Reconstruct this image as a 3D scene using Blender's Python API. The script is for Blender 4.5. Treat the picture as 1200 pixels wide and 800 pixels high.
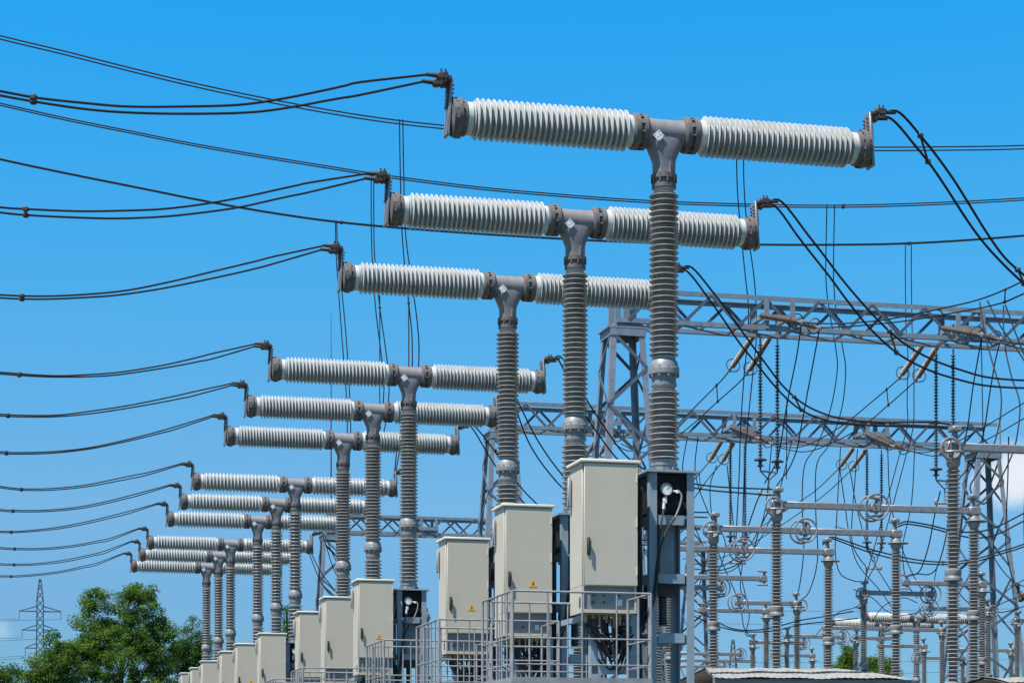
import bpy, math, random
from math import sin, cos, pi, radians
from mathutils import Vector, Matrix
import numpy as np

random.seed(7)
for o in list(bpy.data.objects):
    bpy.data.objects.remove(o, do_unlink=True)
scene = bpy.context.scene
COL = scene.collection

# ------------------------------------------------------------------ camera, sky, sun, exposure
F = 2528.0            # focal length in pixels of the 1200 px wide photograph
HOR = 924.0           # row of the horizon (rising-front view: below the picture)
CZ = 1.6              # eye height
cam_d = bpy.data.cameras.new("camera")
cam_d.sensor_width = 36.0
cam_d.lens = 36.0 * F / 1200.0
cam_d.shift_y = (HOR - 400.0) / 1200.0
cam_d.clip_start = 0.1
cam_d.clip_end = 6000.0
cam = bpy.data.objects.new("camera", cam_d)
cam.location = (0, 0, CZ)
cam.rotation_euler = (radians(90), 0, 0)
COL.objects.link(cam)
scene.camera = cam

SUN_EL = radians(64)
SUN_DIR_H = Vector((-0.719, -0.695)).normalized()
SUN_ROT = math.atan2(SUN_DIR_H.x, SUN_DIR_H.y)
world = bpy.data.worlds.new("World")
scene.world = world
world.use_nodes = True
nt = world.node_tree
for n in list(nt.nodes):
    nt.nodes.remove(n)
out = nt.nodes.new("ShaderNodeOutputWorld")
bg = nt.nodes.new("ShaderNodeBackground")
bg.inputs["Strength"].default_value = 0.075
sky = nt.nodes.new("ShaderNodeTexSky")
sky.sky_type = 'NISHITA'
sky.sun_disc = False
sky.sun_elevation = SUN_EL
sky.sun_rotation = SUN_ROT
sky.altitude = 0.0
sky.air_density = 1.0
sky.dust_density = 0.2
sky.ozone_density = 3.0
# clear deep summer blue: the sky's own colour graded with elevation
tint = nt.nodes.new("ShaderNodeMix"); tint.data_type = 'RGBA'; tint.blend_type = 'MULTIPLY'
tint.inputs[0].default_value = 1.0
nt.links.new(sky.outputs[0], tint.inputs[6])
tc = nt.nodes.new("ShaderNodeTexCoord")
sep = nt.nodes.new("ShaderNodeSeparateXYZ")
nt.links.new(tc.outputs["Generated"], sep.inputs[0])
grade = nt.nodes.new("ShaderNodeValToRGB")
nt.links.new(sep.outputs["Z"], grade.inputs["Fac"])
GR = [(0.0, (0.276, 0.526, 0.827)), (0.087, (0.376, 0.639, 0.915)), (0.127, (0.482, 0.796, 1.002)), (0.24, (0.282, 1.078, 1.353)), (0.34, (0.119, 1.24, 1.692)), (0.55, (0.6, 0.95, 1.05)), (0.85, (0.95, 0.97, 0.95))]
el = grade.color_ramp.elements
el[0].position = GR[0][0]; el[0].color = (*GR[0][1], 1)
el[1].position = GR[-1][0]; el[1].color = (*GR[-1][1], 1)
for p_, c_ in GR[1:-1]:
    e_ = el.new(p_); e_.color = (*c_, 1)
nt.links.new(grade.outputs[0], tint.inputs[7])
cur = tint.outputs[2]


def wmath(op, a, b=None):
    n = nt.nodes.new("ShaderNodeMath"); n.operation = op
    for i, v in enumerate((a, b)):
        if v is None:
            continue
        if isinstance(v, (int, float)):
            n.inputs[i].default_value = v
        else:
            nt.links.new(v, n.inputs[i])
    return n.outputs[0]


def cloud(cur, d, sx, sz, amount, seed):
    """a small white cumulus low in the sky in the direction d"""
    d = Vector(d).normalized()
    s = nt.nodes.new("ShaderNodeVectorMath"); s.operation = 'SUBTRACT'
    nt.links.new(tc.outputs["Generated"], s.inputs[0]); s.inputs[1].default_value = d
    m = nt.nodes.new("ShaderNodeVectorMath"); m.operation = 'MULTIPLY'
    nt.links.new(s.outputs[0], m.inputs[0]); m.inputs[1].default_value = (1 / sx, 1 / sx, 1 / sz)
    ln = nt.nodes.new("ShaderNodeVectorMath"); ln.operation = 'LENGTH'
    nt.links.new(m.outputs[0], ln.inputs[0])
    nz = nt.nodes.new("ShaderNodeTexNoise")
    nz.inputs["Scale"].default_value = 34.0
    nz.inputs["Detail"].default_value = 7.0
    nz.inputs["Roughness"].default_value = 0.6
    off = nt.nodes.new("ShaderNodeVectorMath"); off.operation = 'ADD'
    nt.links.new(tc.outputs["Generated"], off.inputs[0]); off.inputs[1].default_value = (seed, seed * 2, 0)
    nt.links.new(off.outputs[0], nz.inputs["Vector"])
    v = wmath('SUBTRACT', wmath('ADD', wmath('SUBTRACT', 1.0, ln.outputs["Value"]), wmath('MULTIPLY', nz.outputs["Fac"], 1.5)), 0.75)
    cl = nt.nodes.new("ShaderNodeMapRange"); cl.interpolation_type = 'SMOOTHSTEP'
    nt.links.new(v, cl.inputs["Value"])
    cl.inputs["From Min"].default_value = 0.0; cl.inputs["From Max"].default_value = 0.75
    cl.inputs["To Max"].default_value = amount
    mx = nt.nodes.new("ShaderNodeMix"); mx.data_type = 'RGBA'
    nt.links.new(cl.outputs[0], mx.inputs[0])
    nt.links.new(cur, mx.inputs[6])
    mx.inputs[7].default_value = (6.4, 6.9, 7.6, 1)
    return mx.outputs[2]


cur = cloud(cur, ((1195 - 600) / F, 1, (HOR - 556) / F), 0.027, 0.019, 1.0, 3.1)
cur = cloud(cur, ((-10 - 600) / F, 1, (HOR - 738) / F), 0.014, 0.007, 0.28, 8.3)
nt.links.new(cur, bg.inputs["Color"])
nt.links.new(bg.outputs[0], out.inputs["Surface"])

sun_d = bpy.data.lights.new("sun", 'SUN')
sun_d.energy = 5.0
sun_d.angle = radians(0.53)
sun_d.color = (1.0, 0.955, 0.88)
sun = bpy.data.objects.new("sun", sun_d)
COL.objects.link(sun)
sdir = Vector((SUN_DIR_H.x * cos(SUN_EL), SUN_DIR_H.y * cos(SUN_EL), sin(SUN_EL)))
sun.rotation_euler = sdir.to_track_quat('Z', 'Y').to_euler()
sun.location = (-20, -30, 60)
vs = scene.view_settings
vs.view_transform = 'Standard'
vs.look = 'None'
vs.gamma = 1.0
vs.exposure = 0.73
vs.use_curve_mapping = False

# ------------------------------------------------------------------ materials
MATS = {}


def material(name, c1, c2=None, scale=6.0, rough=0.6, metal=0.0, bump=0.0, detail=6.0, spread=(0.35, 0.65), dirt=None, spec=0.5):
    m = bpy.data.materials.new(name); m.use_nodes = True
    t = m.node_tree
    b = t.nodes["Principled BSDF"]
    b.inputs["Roughness"].default_value = rough
    b.inputs["Metallic"].default_value = metal
    b.inputs["Specular IOR Level"].default_value = spec
    co = t.nodes.new("ShaderNodeTexCoord")
    nz = t.nodes.new("ShaderNodeTexNoise")
    nz.inputs["Scale"].default_value = scale
    nz.inputs["Detail"].default_value = detail
    nz.inputs["Roughness"].default_value = 0.6
    t.links.new(co.outputs["Object"], nz.inputs["Vector"])
    rp = t.nodes.new("ShaderNodeValToRGB")
    c2 = c2 or tuple(x * 0.85 for x in c1)
    rp.color_ramp.elements[0].position = spread[0]
    rp.color_ramp.elements[1].position = spread[1]
    rp.color_ramp.elements[0].color = (*c1, 1)
    rp.color_ramp.elements[1].color = (*c2, 1)
    t.links.new(nz.outputs["Fac"], rp.inputs["Fac"])
    col = rp.outputs[0]
    if dirt:
        dcol, dscale, lo, hi, amt, stretch = dirt
        mp = t.nodes.new("ShaderNodeMapping")
        mp.inputs["Scale"].default_value = stretch
        t.links.new(co.outputs["Object"], mp.inputs["Vector"])
        n2 = t.nodes.new("ShaderNodeTexNoise")
        n2.inputs["Scale"].default_value = dscale
        n2.inputs["Detail"].default_value = 8
        n2.inputs["Roughness"].default_value = 0.65
        t.links.new(mp.outputs[0], n2.inputs["Vector"])
        mr = t.nodes.new("ShaderNodeMapRange")
        mr.inputs["From Min"].default_value = lo; mr.inputs["From Max"].default_value = hi
        mr.inputs["To Max"].default_value = amt
        t.links.new(n2.outputs["Fac"], mr.inputs["Value"])
        mx = t.nodes.new("ShaderNodeMix"); mx.data_type = 'RGBA'
        t.links.new(mr.outputs[0], mx.inputs[0])
        t.links.new(col, mx.inputs[6]); mx.inputs[7].default_value = (*dcol, 1)
        col = mx.outputs[2]
    t.links.new(col, b.inputs["Base Color"])
    rr = t.nodes.new("ShaderNodeMapRange")
    rr.inputs["To Min"].default_value = max(0.05, rough - 0.12); rr.inputs["To Max"].default_value = min(1, rough + 0.12)
    t.links.new(nz.outputs["Fac"], rr.inputs["Value"])
    t.links.new(rr.outputs[0], b.inputs["Roughness"])
    if bump:
        bp = t.nodes.new("ShaderNodeBump")
        bp.inputs["Strength"].default_value = bump
        bp.inputs["Distance"].default_value = 0.01
        t.links.new(nz.outputs["Fac"], bp.inputs["Height"])
        t.links.new(bp.outputs[0], b.inputs["Normal"])
    MATS[name] = m
    return m


material('bar_insulator', (0.52, 0.54, 0.54), (0.41, 0.43, 0.43), 9, 0.34, dirt=((0.30, 0.27, 0.22), 3.0, 0.52, 0.75, 0.45, (1, 1, 1)))
material('column_insulator', (0.325, 0.32, 0.32), (0.235, 0.23, 0.23), 7, 0.30, dirt=((0.12, 0.10, 0.085), 2.5, 0.48, 0.72, 0.6, (1, 1, 0.6)))
material('post_insulator', (0.33, 0.31, 0.30), (0.22, 0.205, 0.195), 7, 0.30, dirt=((0.15, 0.12, 0.10), 3, 0.45, 0.7, 0.6, (1, 1, 0.6)))
material('cast_housing', (0.215, 0.205, 0.215), (0.16, 0.152, 0.16), 8, 0.55, bump=0.15, dirt=((0.13, 0.115, 0.11), 5, 0.52, 0.78, 0.5, (1, 1, 1)))
material('weathered_flange', (0.085, 0.076, 0.076), (0.135, 0.125, 0.125), 14, 0.7, bump=0.3, dirt=((0.05, 0.035, 0.03), 6, 0.5, 0.7, 0.6, (1, 1, 1)))
material('grey_casting', (0.25, 0.26, 0.265), (0.175, 0.18, 0.185), 12, 0.5, 0.2, bump=0.15, dirt=((0.12, 0.105, 0.09), 5, 0.52, 0.75, 0.6, (1, 1, 1)))
material('aluminium', (0.29, 0.285, 0.30), (0.21, 0.205, 0.215), 10, 0.45, 0.35, dirt=((0.22, 0.19, 0.17), 7, 0.5, 0.75, 0.5, (1, 1, 1)))
material('galvanised', (0.25, 0.29, 0.34), (0.18, 0.215, 0.26), 5, 0.5, 0.25, dirt=((0.20, 0.19, 0.18), 3, 0.52, 0.78, 0.5, (1, 1, 0.3)))
material('frame_steel', (0.27, 0.335, 0.39), (0.215, 0.275, 0.33), 3, 0.55, 0.1, dirt=((0.17, 0.17, 0.165), 3, 0.52, 0.8, 0.45, (1, 1, 0.25)))
material('rail_steel', (0.29, 0.29, 0.295), (0.20, 0.20, 0.205), 9, 0.55, 0.05)
material('lattice_steel', (0.095, 0.12, 0.16), (0.065, 0.085, 0.12), 2, 0.55, 0.15, dirt=((0.15, 0.15, 0.15), 2, 0.5, 0.75, 0.4, (1, 1, 1)))
material('dark_steel', (0.05, 0.055, 0.065), (0.035, 0.038, 0.045), 6, 0.6)
material('mechanism_black', (0.020, 0.018, 0.017), (0.012, 0.011, 0.011), 6, 0.75, spec=0.15)
material('mechanism_grey', (0.30, 0.32, 0.34), (0.22, 0.24, 0.26), 5, 0.5)
material('cabinet_cream', (0.510, 0.460, 0.372), (0.478, 0.430, 0.348), 1.6, 0.5, dirt=((0.41, 0.355, 0.27), 2.0, 0.5, 0.85, 0.5, (1.5, 1.5, 0.22)))
material('cabinet_lid', (0.72, 0.66, 0.55), (0.66, 0.60, 0.50), 3, 0.5)
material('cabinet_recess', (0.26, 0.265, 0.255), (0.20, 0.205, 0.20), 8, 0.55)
material('brass', (0.42, 0.31, 0.14), (0.30, 0.21, 0.10), 12, 0.45, 0.5)
material('rubber', (0.022, 0.022, 0.024), (0.014, 0.014, 0.016), 6, 0.6)
material('white_plastic', (0.78, 0.78, 0.75), (0.70, 0.70, 0.67), 8, 0.45)
material('sign_yellow', (0.72, 0.42, 0.0115), (0.66, 0.38, 0.012), 4, 0.4)
material('sign_black', (0.02, 0.02, 0.02), (0.015, 0.015, 0.015), 4, 0.5)
material('white_tag', (0.78, 0.79, 0.80), (0.60, 0.61, 0.62), 30, 0.45)
material('cable_black', (0.016, 0.016, 0.019), (0.010, 0.010, 0.013), 3, 0.7, spec=0.25)
material('line_alloy', (0.022, 0.024, 0.032), (0.014, 0.016, 0.022), 3, 0.65, 0.0, spec=0.3)
material('clamp_metal', (0.035, 0.032, 0.034), (0.065, 0.056, 0.055), 25, 0.65, 0.2, bump=0.2)
material('string_brown', (0.22, 0.165, 0.14), (0.15, 0.11, 0.095), 8, 0.4, dirt=((0.13, 0.09, 0.07), 4, 0.5, 0.7, 0.5, (1, 1, 1)))
material('string_dark', (0.05, 0.06, 0.075), (0.035, 0.045, 0.055), 8, 0.3)
material('concrete', (0.36, 0.35, 0.33), (0.27, 0.26, 0.245), 5, 0.9, bump=0.3)
material('roof_sheet', (0.33, 0.33, 0.31), (0.17, 0.17, 0.16), 11, 0.85, bump=0.4, dirt=((0.10, 0.10, 0.085), 9, 0.5, 0.66, 0.75, (1, 1, 1)))
material('fascia_grey', (0.26, 0.27, 0.26), (0.18, 0.19, 0.185), 4, 0.7)
material('brick_wall', (0.34, 0.30, 0.27), (0.27, 0.23, 0.21), 6, 0.9, bump=0.3)
material('gravel', (0.10, 0.10, 0.085), (0.06, 0.065, 0.05), 14, 0.95, bump=0.6, dirt=((0.045, 0.07, 0.025), 0.05, 0.45, 0.6, 0.9, (1, 1, 1)))
material('pylon_steel', (0.05, 0.055, 0.09), (0.035, 0.04, 0.07), 1, 0.6)
material('bark', (0.20, 0.165, 0.13), (0.11, 0.09, 0.07), 6, 0.9, bump=0.5)


def leaf_material(name, c1, c2, c3):
    m = bpy.data.materials.new(name); m.use_nodes = True
    t = m.node_tree
    b = t.nodes["Principled BSDF"]
    b.inputs["Roughness"].default_value = 0.75
    b.inputs["Specular IOR Level"].default_value = 0.12
    co = t.nodes.new("ShaderNodeTexCoord")
    nz = t.nodes.new("ShaderNodeTexNoise"); nz.inputs["Scale"].default_value = 1.1; nz.inputs["Detail"].default_value = 6
    nz.inputs["Roughness"].default_value = 0.75
    t.links.new(co.outputs["Object"], nz.inputs["Vector"])
    rp = t.nodes.new("ShaderNodeValToRGB")
    rp.color_ramp.elements[0].position = 0.33; rp.color_ramp.elements[1].position = 0.68
    rp.color_ramp.elements[0].color = (*c1, 1); rp.color_ramp.elements[1].color = (*c3, 1)
    e = rp.color_ramp.elements.new(0.5); e.color = (*c2, 1)
    t.links.new(nz.outputs["Fac"], rp.inputs["Fac"])
    t.links.new(rp.outputs[0], b.inputs["Base Color"])
    tr = t.nodes.new("ShaderNodeBsdfTranslucent")
    t.links.new(rp.outputs[0], tr.inputs["Color"])
    mx = t.nodes.new("ShaderNodeMixShader"); mx.inputs[0].default_value = 0.4
    t.links.new(b.outputs[0], mx.inputs[1]); t.links.new(tr.outputs[0], mx.inputs[2])
    t.links.new(mx.outputs[0], t.nodes["Material Output"].inputs["Surface"])
    MATS[name] = m


leaf_material('leaf_green', (0.042, 0.094, 0.018), (0.090, 0.172, 0.028), (0.170, 0.255, 0.045))
leaf_material('leaf_dark', (0.034, 0.082, 0.018), (0.058, 0.130, 0.024), (0.100, 0.180, 0.036))

# ------------------------------------------------------------------ mesh helpers


class MB:
    def __init__(s):
        s.v = []; s.f = []

    def add(s, verts, faces):
        n = len(s.v)
        s.v.extend(Vector(p) for p in verts)
        s.f.extend(tuple(i + n for i in f) for f in faces)
        return s

    def box(s, c, size, rot=None, bevel=0.0):
        c = Vector(c); hx, hy, hz = (x / 2 for x in size)
        if bevel <= 0:
            P = [Vector((x, y, z)) for x in (-hx, hx) for y in (-hy, hy) for z in (-hz, hz)]
            Fs = [(0, 1, 3, 2), (4, 6, 7, 5), (0, 4, 5, 1), (2, 3, 7, 6), (0, 2, 6, 4), (1, 5, 7, 3)]
        else:
            b = min(bevel, hx * 0.9, hy * 0.9, hz * 0.9)
            rings = []
            for (z, ins) in ((-hz, b), (-hz + b, 0), (hz - b, 0), (hz, b)):
                x, y = hx - ins, hy - ins
                rings.append([Vector((-x + b * (ins == 0), -y, z)), Vector((x - b * (ins == 0), -y, z)), Vector((x, -y + b * (ins == 0), z)), Vector((x, y - b * (ins == 0), z)),
                              Vector((x - b * (ins == 0), y, z)), Vector((-x + b * (ins == 0), y, z)), Vector((-x, y - b * (ins == 0), z)), Vector((-x, -y + b * (ins == 0), z))])
            P = [p for r in rings for p in r]
            Fs = []
            for i in range(3):
                for j in range(8):
                    k = (j + 1) % 8
                    Fs.append((i * 8 + j, i * 8 + k, i * 8 + 8 + k, i * 8 + 8 + j))
            Fs.append(tuple(range(7, -1, -1))); Fs.append(tuple(range(24, 32)))
        if rot is not None:
            P = [rot @ p for p in P]
        return s.add([p + c for p in P], Fs)

    def bar(s, a, b, w, h, up=(0, 0, 1)):
        """rectangular bar from a to b: w across, h along the up side"""
        a, b = Vector(a), Vector(b)
        d = b - a
        L = d.length
        if L < 1e-6:
            return s
        z = d / L
        u = Vector(up)
        if abs(z.dot(u)) > 0.97:
            u = Vector((0, 1, 0))
        x = u.cross(z).normalized(); y = z.cross(x)
        M = Matrix((x, y, z)).transposed()
        return s.box((a + b) / 2, (w, h, L), M)

    def angle_iron(s, a, b, w, t, side=(1, 0, 0), up=(0, 1, 0)):
        """an L section from a to b"""
        a, b = Vector(a), Vector(b)
        z = (b - a).normalized()
        x = Vector(side); x = (x - z * x.dot(z)).normalized()
        y = Vector(up); y = (y - z * y.dot(z) - x * y.dot(x)).normalized()
        pr = [(0, 0), (w, 0), (w, t), (t, t), (t, w), (0, w)]
        P = [a + x * p + y * q for p, q in pr] + [b + x * p + y * q for p, q in pr]
        Fs = [(i, (i + 1) % 6, (i + 1) % 6 + 6, i + 6) for i in range(6)]
        Fs += [(5, 4, 3, 0), (3, 2, 1, 0), (6, 9, 10, 11), (6, 7, 8, 9)]
        return s.add(P, Fs)

    def lathe(s, prof, M=None, seg=24, cap=True, sx=1.0, sy=1.0):
        """profile (r, z) turned about z, then moved by the matrix M"""
        M = M or Matrix()
        P = []
        for r, z in prof:
            for i in range(seg):
                a = 2 * pi * i / seg
                P.append(M @ Vector((r * cos(a) * sx, r * sin(a) * sy, z)))
        Fs = []
        for j in range(len(prof) - 1):
            for i in range(seg):
                k = (i + 1) % seg
                Fs.append((j * seg + i, j * seg + k, (j + 1) * seg + k, (j + 1) * seg + i))
        if cap:
            Fs.append(tuple(range(seg - 1, -1, -1)))
            n = (len(prof) - 1) * seg
            Fs.append(tuple(range(n, n + seg)))
        return s.add(P, Fs)

    def cyl(s, a, b, r, seg=16, r2=None):
        a, b = Vector(a), Vector(b)
        d = b - a
        q = d.to_track_quat('Z', 'Y').to_matrix().to_4x4()
        M = Matrix.Translation(a) @ q
        return s.lathe([(r, 0), (r if r2 is None else r2, d.length)], M, seg)

    def tube(s, path, r, seg=6):
        P = [Vector(p) for p in path]
        n = len(P)
        t0 = (P[1] - P[0]).normalized()
        ref = Vector((0, 0, 1)) if abs(t0.z) < 0.9 else Vector((0, 1, 0))
        x = t0.cross(ref).normalized()
        V = []
        for i in range(n):
            t = (P[min(i + 1, n - 1)] - P[max(i - 1, 0)]).normalized()
            x = (x - t * x.dot(t))
            x = x.normalized() if x.length > 1e-6 else t.orthogonal().normalized()
            y = t.cross(x)
            for j in range(seg):
                a = 2 * pi * j / seg
                V.append(P[i] + (x * cos(a) + y * sin(a)) * r)
        Fs = []
        for i in range(n - 1):
            for j in range(seg):
                k = (j + 1) % seg
                Fs.append((i * seg + j, i * seg + k, (i + 1) * seg + k, (i + 1) * seg + j))
        Fs.append(tuple(range(seg - 1, -1, -1))); Fs.append(tuple(range((n - 1) * seg, n * seg)))
        return s.add(V, Fs)

    def torus(s, c, R, r, normal, seg=28, ms=8):
        q = Vector(normal).to_track_quat('Z', 'Y').to_matrix()
        c = Vector(c)
        V = []; Fs = []
        for i in range(seg):
            a = 2 * pi * i / seg
            for j in range(ms):
                b = 2 * pi * j / ms
                V.append(c + q @ Vector(((R + r * cos(b)) * cos(a), (R + r * cos(b)) * sin(a), r * sin(b))))
        for i in range(seg):
            for j in range(ms):
                i2, j2 = (i + 1) % seg, (j + 1) % ms
                Fs.append((i * ms + j, i2 * ms + j, i2 * ms + j2, i * ms + j2))
        return s.add(V, Fs)

    def bolts(s, c, axis, R, n, r, h):
        axis = Vector(axis).normalized()
        q = axis.to_track_quat('Z', 'Y').to_matrix()
        for i in range(n):
            a = 2 * pi * (i + .5) / n
            p = Vector(c) + q @ Vector((R * cos(a), R * sin(a), 0))
            s.cyl(p - axis * h, p + axis * h, r, 6)
        return s

    def build(s, name, mat, parent=None, off=None, smooth=True, angle=38):
        me = bpy.data.meshes.new(name)
        V = s.v if off is None else [p - off for p in s.v]
        me.from_pydata([tuple(p) for p in V], [], s.f)
        me.validate()
        me.materials.append(MATS[mat])
        if smooth:
            me.polygons.foreach_set("use_smooth", [True] * len(me.polygons))
            me.set_sharp_from_angle(angle=radians(angle))
        me.update()
        o = bpy.data.objects.new(name, me)
        COL.objects.link(o)
        if parent is not None:
            o.parent = parent
        return o


def tag(o, label=None, cat=None, group=None, kind=None):
    if label: o['label'] = label
    if cat: o['category'] = cat
    if group: o['group'] = group
    if kind: o['kind'] = kind
    return o


def thing(name, label, cat, loc=(0, 0, 0), rz=0.0, group=None):
    o = bpy.data.objects.new(name, None)
    o.empty_display_size = 0.3
    COL.objects.link(o)
    o.location = loc
    o.rotation_euler = (0, 0, rz)
    return tag(o, label, cat, group)


def copy_tree(o, parent=None):
    c = o.copy(); COL.objects.link(c)
    c.parent = parent
    for ch in list(o.children):
        copy_tree(ch, c)
    return c


def catmull(pts, sub=8):
    P = [Vector(p) for p in pts]
    if len(P) == 2:
        return P
    P = [P[0] * 2 - P[1]] + P + [P[-1] * 2 - P[-2]]
    outp = []
    for i in range(1, len(P) - 2):
        p0, p1, p2, p3 = P[i - 1:i + 3]
        for j in range(sub):
            t = j / sub
            outp.append(0.5 * ((2 * p1) + (p2 - p0) * t + (2 * p0 - 5 * p1 + 4 * p2 - p3) * t * t + (3 * p1 - p0 - 3 * p2 + p3) * t ** 3))
    outp.append(P[-2])
    return outp


# ------------------------------------------------------------------ the yard's axes
A = math.atan(631.0 / F)            # the row of breakers runs this far left of the view
SA, CA = sin(A), cos(A)
Uv = Vector((-SA, CA, 0))           # along the row, away from the camera
Vv = Vector((CA, SA, 0))            # along the breaker heads and gantry beams
AXZ = CZ + (HOR - 157) * 25.0 / F   # height of a breaker head's axis


def at(px, py, D):
    return Vector(((px - 600) / F * D, D, CZ + (HOR - py) / F * D))


def cof(p):
    return Uv.dot(Vector((p[0], p[1], 0)))


def pp(px, py, c):
    """point of the vertical plane (along Vv, c metres down the row axis) seen at a pixel"""
    q = (px - 600) / F
    Y = c / (-SA * q + CA)
    return at(px, py, Y)


HEADS = [(778, 157), (674, 260), (595, 336), (479, 440), (437, 482), (402, 516), (346, 568), (324, 591), (302, 611), (270, 638), (256, 652), (242, 665)]
DK = [25.0 * (HOR - 157) / (HOR - y) for _, y in HEADS]
ROOTS = [Vector(((px - 600) / F * d, d, 0)) for (px, _), d in zip(HEADS, DK)]
CK = [cof(r) for r in ROOTS]

# ------------------------------------------------------------------ ground
g = MB()
g.add([(-3000, -200, 0), (3000, -200, 0), (3000, 5000, 0), (-3000, 5000, 0)], [(0, 1, 2, 3)])
tag(g.build('ground', 'gravel'), kind='structure')

# ------------------------------------------------------------------ gantries


def lattice_face(mb, a0, a1, b0, b1, n, w, x=True):
    """bracing between the chord a0-a1 and the chord b0-b1"""
    for i in range(n):
        p = a0.lerp(a1, i / n); q = a0.lerp(a1, (i + 1) / n)
        r = b0.lerp(b1, i / n); t = b0.lerp(b1, (i + 1) / n)
        nrm = (q - p).cross(r - p).normalized()
        if x:
            mb.bar(p, t, w, w * 0.25, nrm)
            mb.bar(q + nrm * 0.014, r + nrm * 0.014, w, w * 0.25, nrm)
        else:
            m = p.lerp(q, 0.5)
            mb.bar(r, m, w, w * 0.3, nrm)
            mb.bar(m, t, w, w * 0.3, nrm)


def tower(top, label, top_w=0.90, base_w=2.5, rod=0.0, panels=10):
    """four-legged lattice tower, top = centre of its head plate"""
    base = Vector((top.x, top.y, 0))
    root = thing('gantry_tower', label, 'lattice tower', base, A, 'lattice towers carrying the gantry beams')
    H = top.z
    ht, hb = top_w / 2, base_w / 2
    corners = [(-1, -1), (1, -1), (1, 1), (-1, 1)]
    B = [Vector((sx * hb, sy * hb, 0.3)) for sx, sy in corners]
    T = [Vector((sx * ht, sy * ht, H - 0.14)) for sx, sy in corners]
    for i, (sx, sy) in enumerate(corners):
        MB().angle_iron(B[i], T[i], 0.16, 0.020, (-sx, 0, 0), (0, -sy, 0)).build('leg', 'galvanised', root)
        MB().box((sx * hb, sy * hb, 0.15), (0.6, 0.6, 0.3), bevel=0.03).build('footing', 'concrete', root)
    for i in range(4):
        j = (i + 1) % 4
        m = MB()
        lev = [0.0]
        h = 1.0
        for k in range(panels):
            lev.append(h); h *= 0.93
        s = sum(lev)
        acc = 0; ts = []
        for v in lev:
            acc += v; ts.append(acc / s)
        for k in range(panels):
            p, q = B[i].lerp(T[i], ts[k]), B[j].lerp(T[j], ts[k])
            r, t = B[i].lerp(T[i], ts[k + 1]), B[j].lerp(T[j], ts[k + 1])
            nrm = (q - p).cross(r - p).normalized()
            if (k + i // 2) % 2 == 0:
                m.bar(p, t, 0.085, 0.02, nrm)
            else:
                m.bar(q, r, 0.085, 0.02, nrm)
        m.build('bracing', 'lattice_steel', root)
    hp = MB()
    hp.box((0, 0, H - 0.03), (top_w + 0.18, top_w + 0.06, 0.045))
    for sy in (-1, 1):
        hp.box((0, sy * (ht + 0.01), H - 0.15), (top_w + 0.06, 0.03, 0.19))
        hp.box((sy * (ht + 0.01), 0, H - 0.15), (0.03, top_w - 0.03, 0.19))
    hp.build('head_plate', 'galvanised', root)
    if rod:
        r = MB()
        r.cyl((0, 0, H), (0, 0, H + rod * 0.45), 0.05, 8, 0.035)
        r.cyl((0, 0, H + rod * 0.45), (0, 0, H + rod), 0.035, 8, 0.012)
        r.build('lightning_rod', 'lattice_steel', root)
    return root


def beam(p0, p1, ztop, zbot, nodes, label, panels):
    """box lattice beam from p0 to p1 (plan points on its centre line); nodes = fractions with string brackets"""
    w = 0.5
    root = thing('gantry_beam', label, 'lattice beam', (p0.x, p0.y, zbot), A, 'lattice beams of the gantries')
    L = (Vector((p1.x, p1.y, 0)) - Vector((p0.x, p0.y, 0))).length
    h = ztop - zbot
    ch = 0.125
    for (y, sy) in ((-w, 1), (w, -1)):
        for (z, sz) in ((0, 1), (h, -1)):
            m = MB()
            m.angle_iron(Vector((-0.3, y, z)), Vector((L + 0.3, y, z)), ch, 0.02, (0, 0, sz), (0, sy, 0))
            xx = 1.5
            while xx < L - 1:                      # splice plates
                m.box((xx, y - sy * 0.014, z + sz * ch * 0.5), (0.9, 0.02, ch * 0.94))
                xx += 4.2
            m.build('chord', 'galvanised', root)
    for y in (-w, w):
        m = MB()
        a_, b_ = (h - .08, .08) if y < 0 else (.08, h - .08)
        lattice_face(m, Vector((0, y, a_)), Vector((L, y, a_)), Vector((0, y, b_)), Vector((L, y, b_)), panels, 0.08, x=False)
        m.build('bracing', 'lattice_steel', root)
    m = MB()
    for i in range(panels + 1):
        x = L * i / panels
        m.bar((x, -w + .05, 0.03), (x, w - .05, 0.03), 0.06, 0.05)
        if i < panels:
            m.bar((x, -w + .05, 0.0), (x + L / panels, w - .05, 0.0), 0.06, 0.02)
    m.build('bottom_bracing', 'lattice_steel', root)
    for fr in nodes:
        x0 = fr * L
        m = MB()
        for dx in (-0.36, 0.36):
            for y in (-w - 0.04, w + 0.04):
                m.box((x0 + dx, y, h / 2), (0.13, 0.03, h * 0.92))
                m.box((x0 + dx + 0.06, y - 0.05 * (1 if y > 0 else -1), h / 2), (0.02, 0.1, h * 0.92))
            m.box((x0 + dx, 0, h * 0.45), (0.10, 2 * w, 0.12))
        m.box((x0, -w - 0.07, h * 0.35), (0.9, 0.04, 0.16))
        m.box((x0, w + 0.07, h * 0.35), (0.9, 0.04, 0.16))
        m.build('string_bracket', 'galvanised', root)
    # the end shoe that sits on the tower
    m = MB()
    for y in (-0.3, 0.3):
        for xx in (-0.22, 0.18):
            m.box((xx, y, h * 0.5), (0.16, 0.05, h * 0.95))
    m.box((0, 0, -0.04), (0.7, 0.8, 0.08))
    m.build('end_shoe', 'galvanised', root)
    return root


def plan(px, c):
    p = pp(px, HOR, c)
    return Vector((p.x, p.y, 0))


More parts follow.
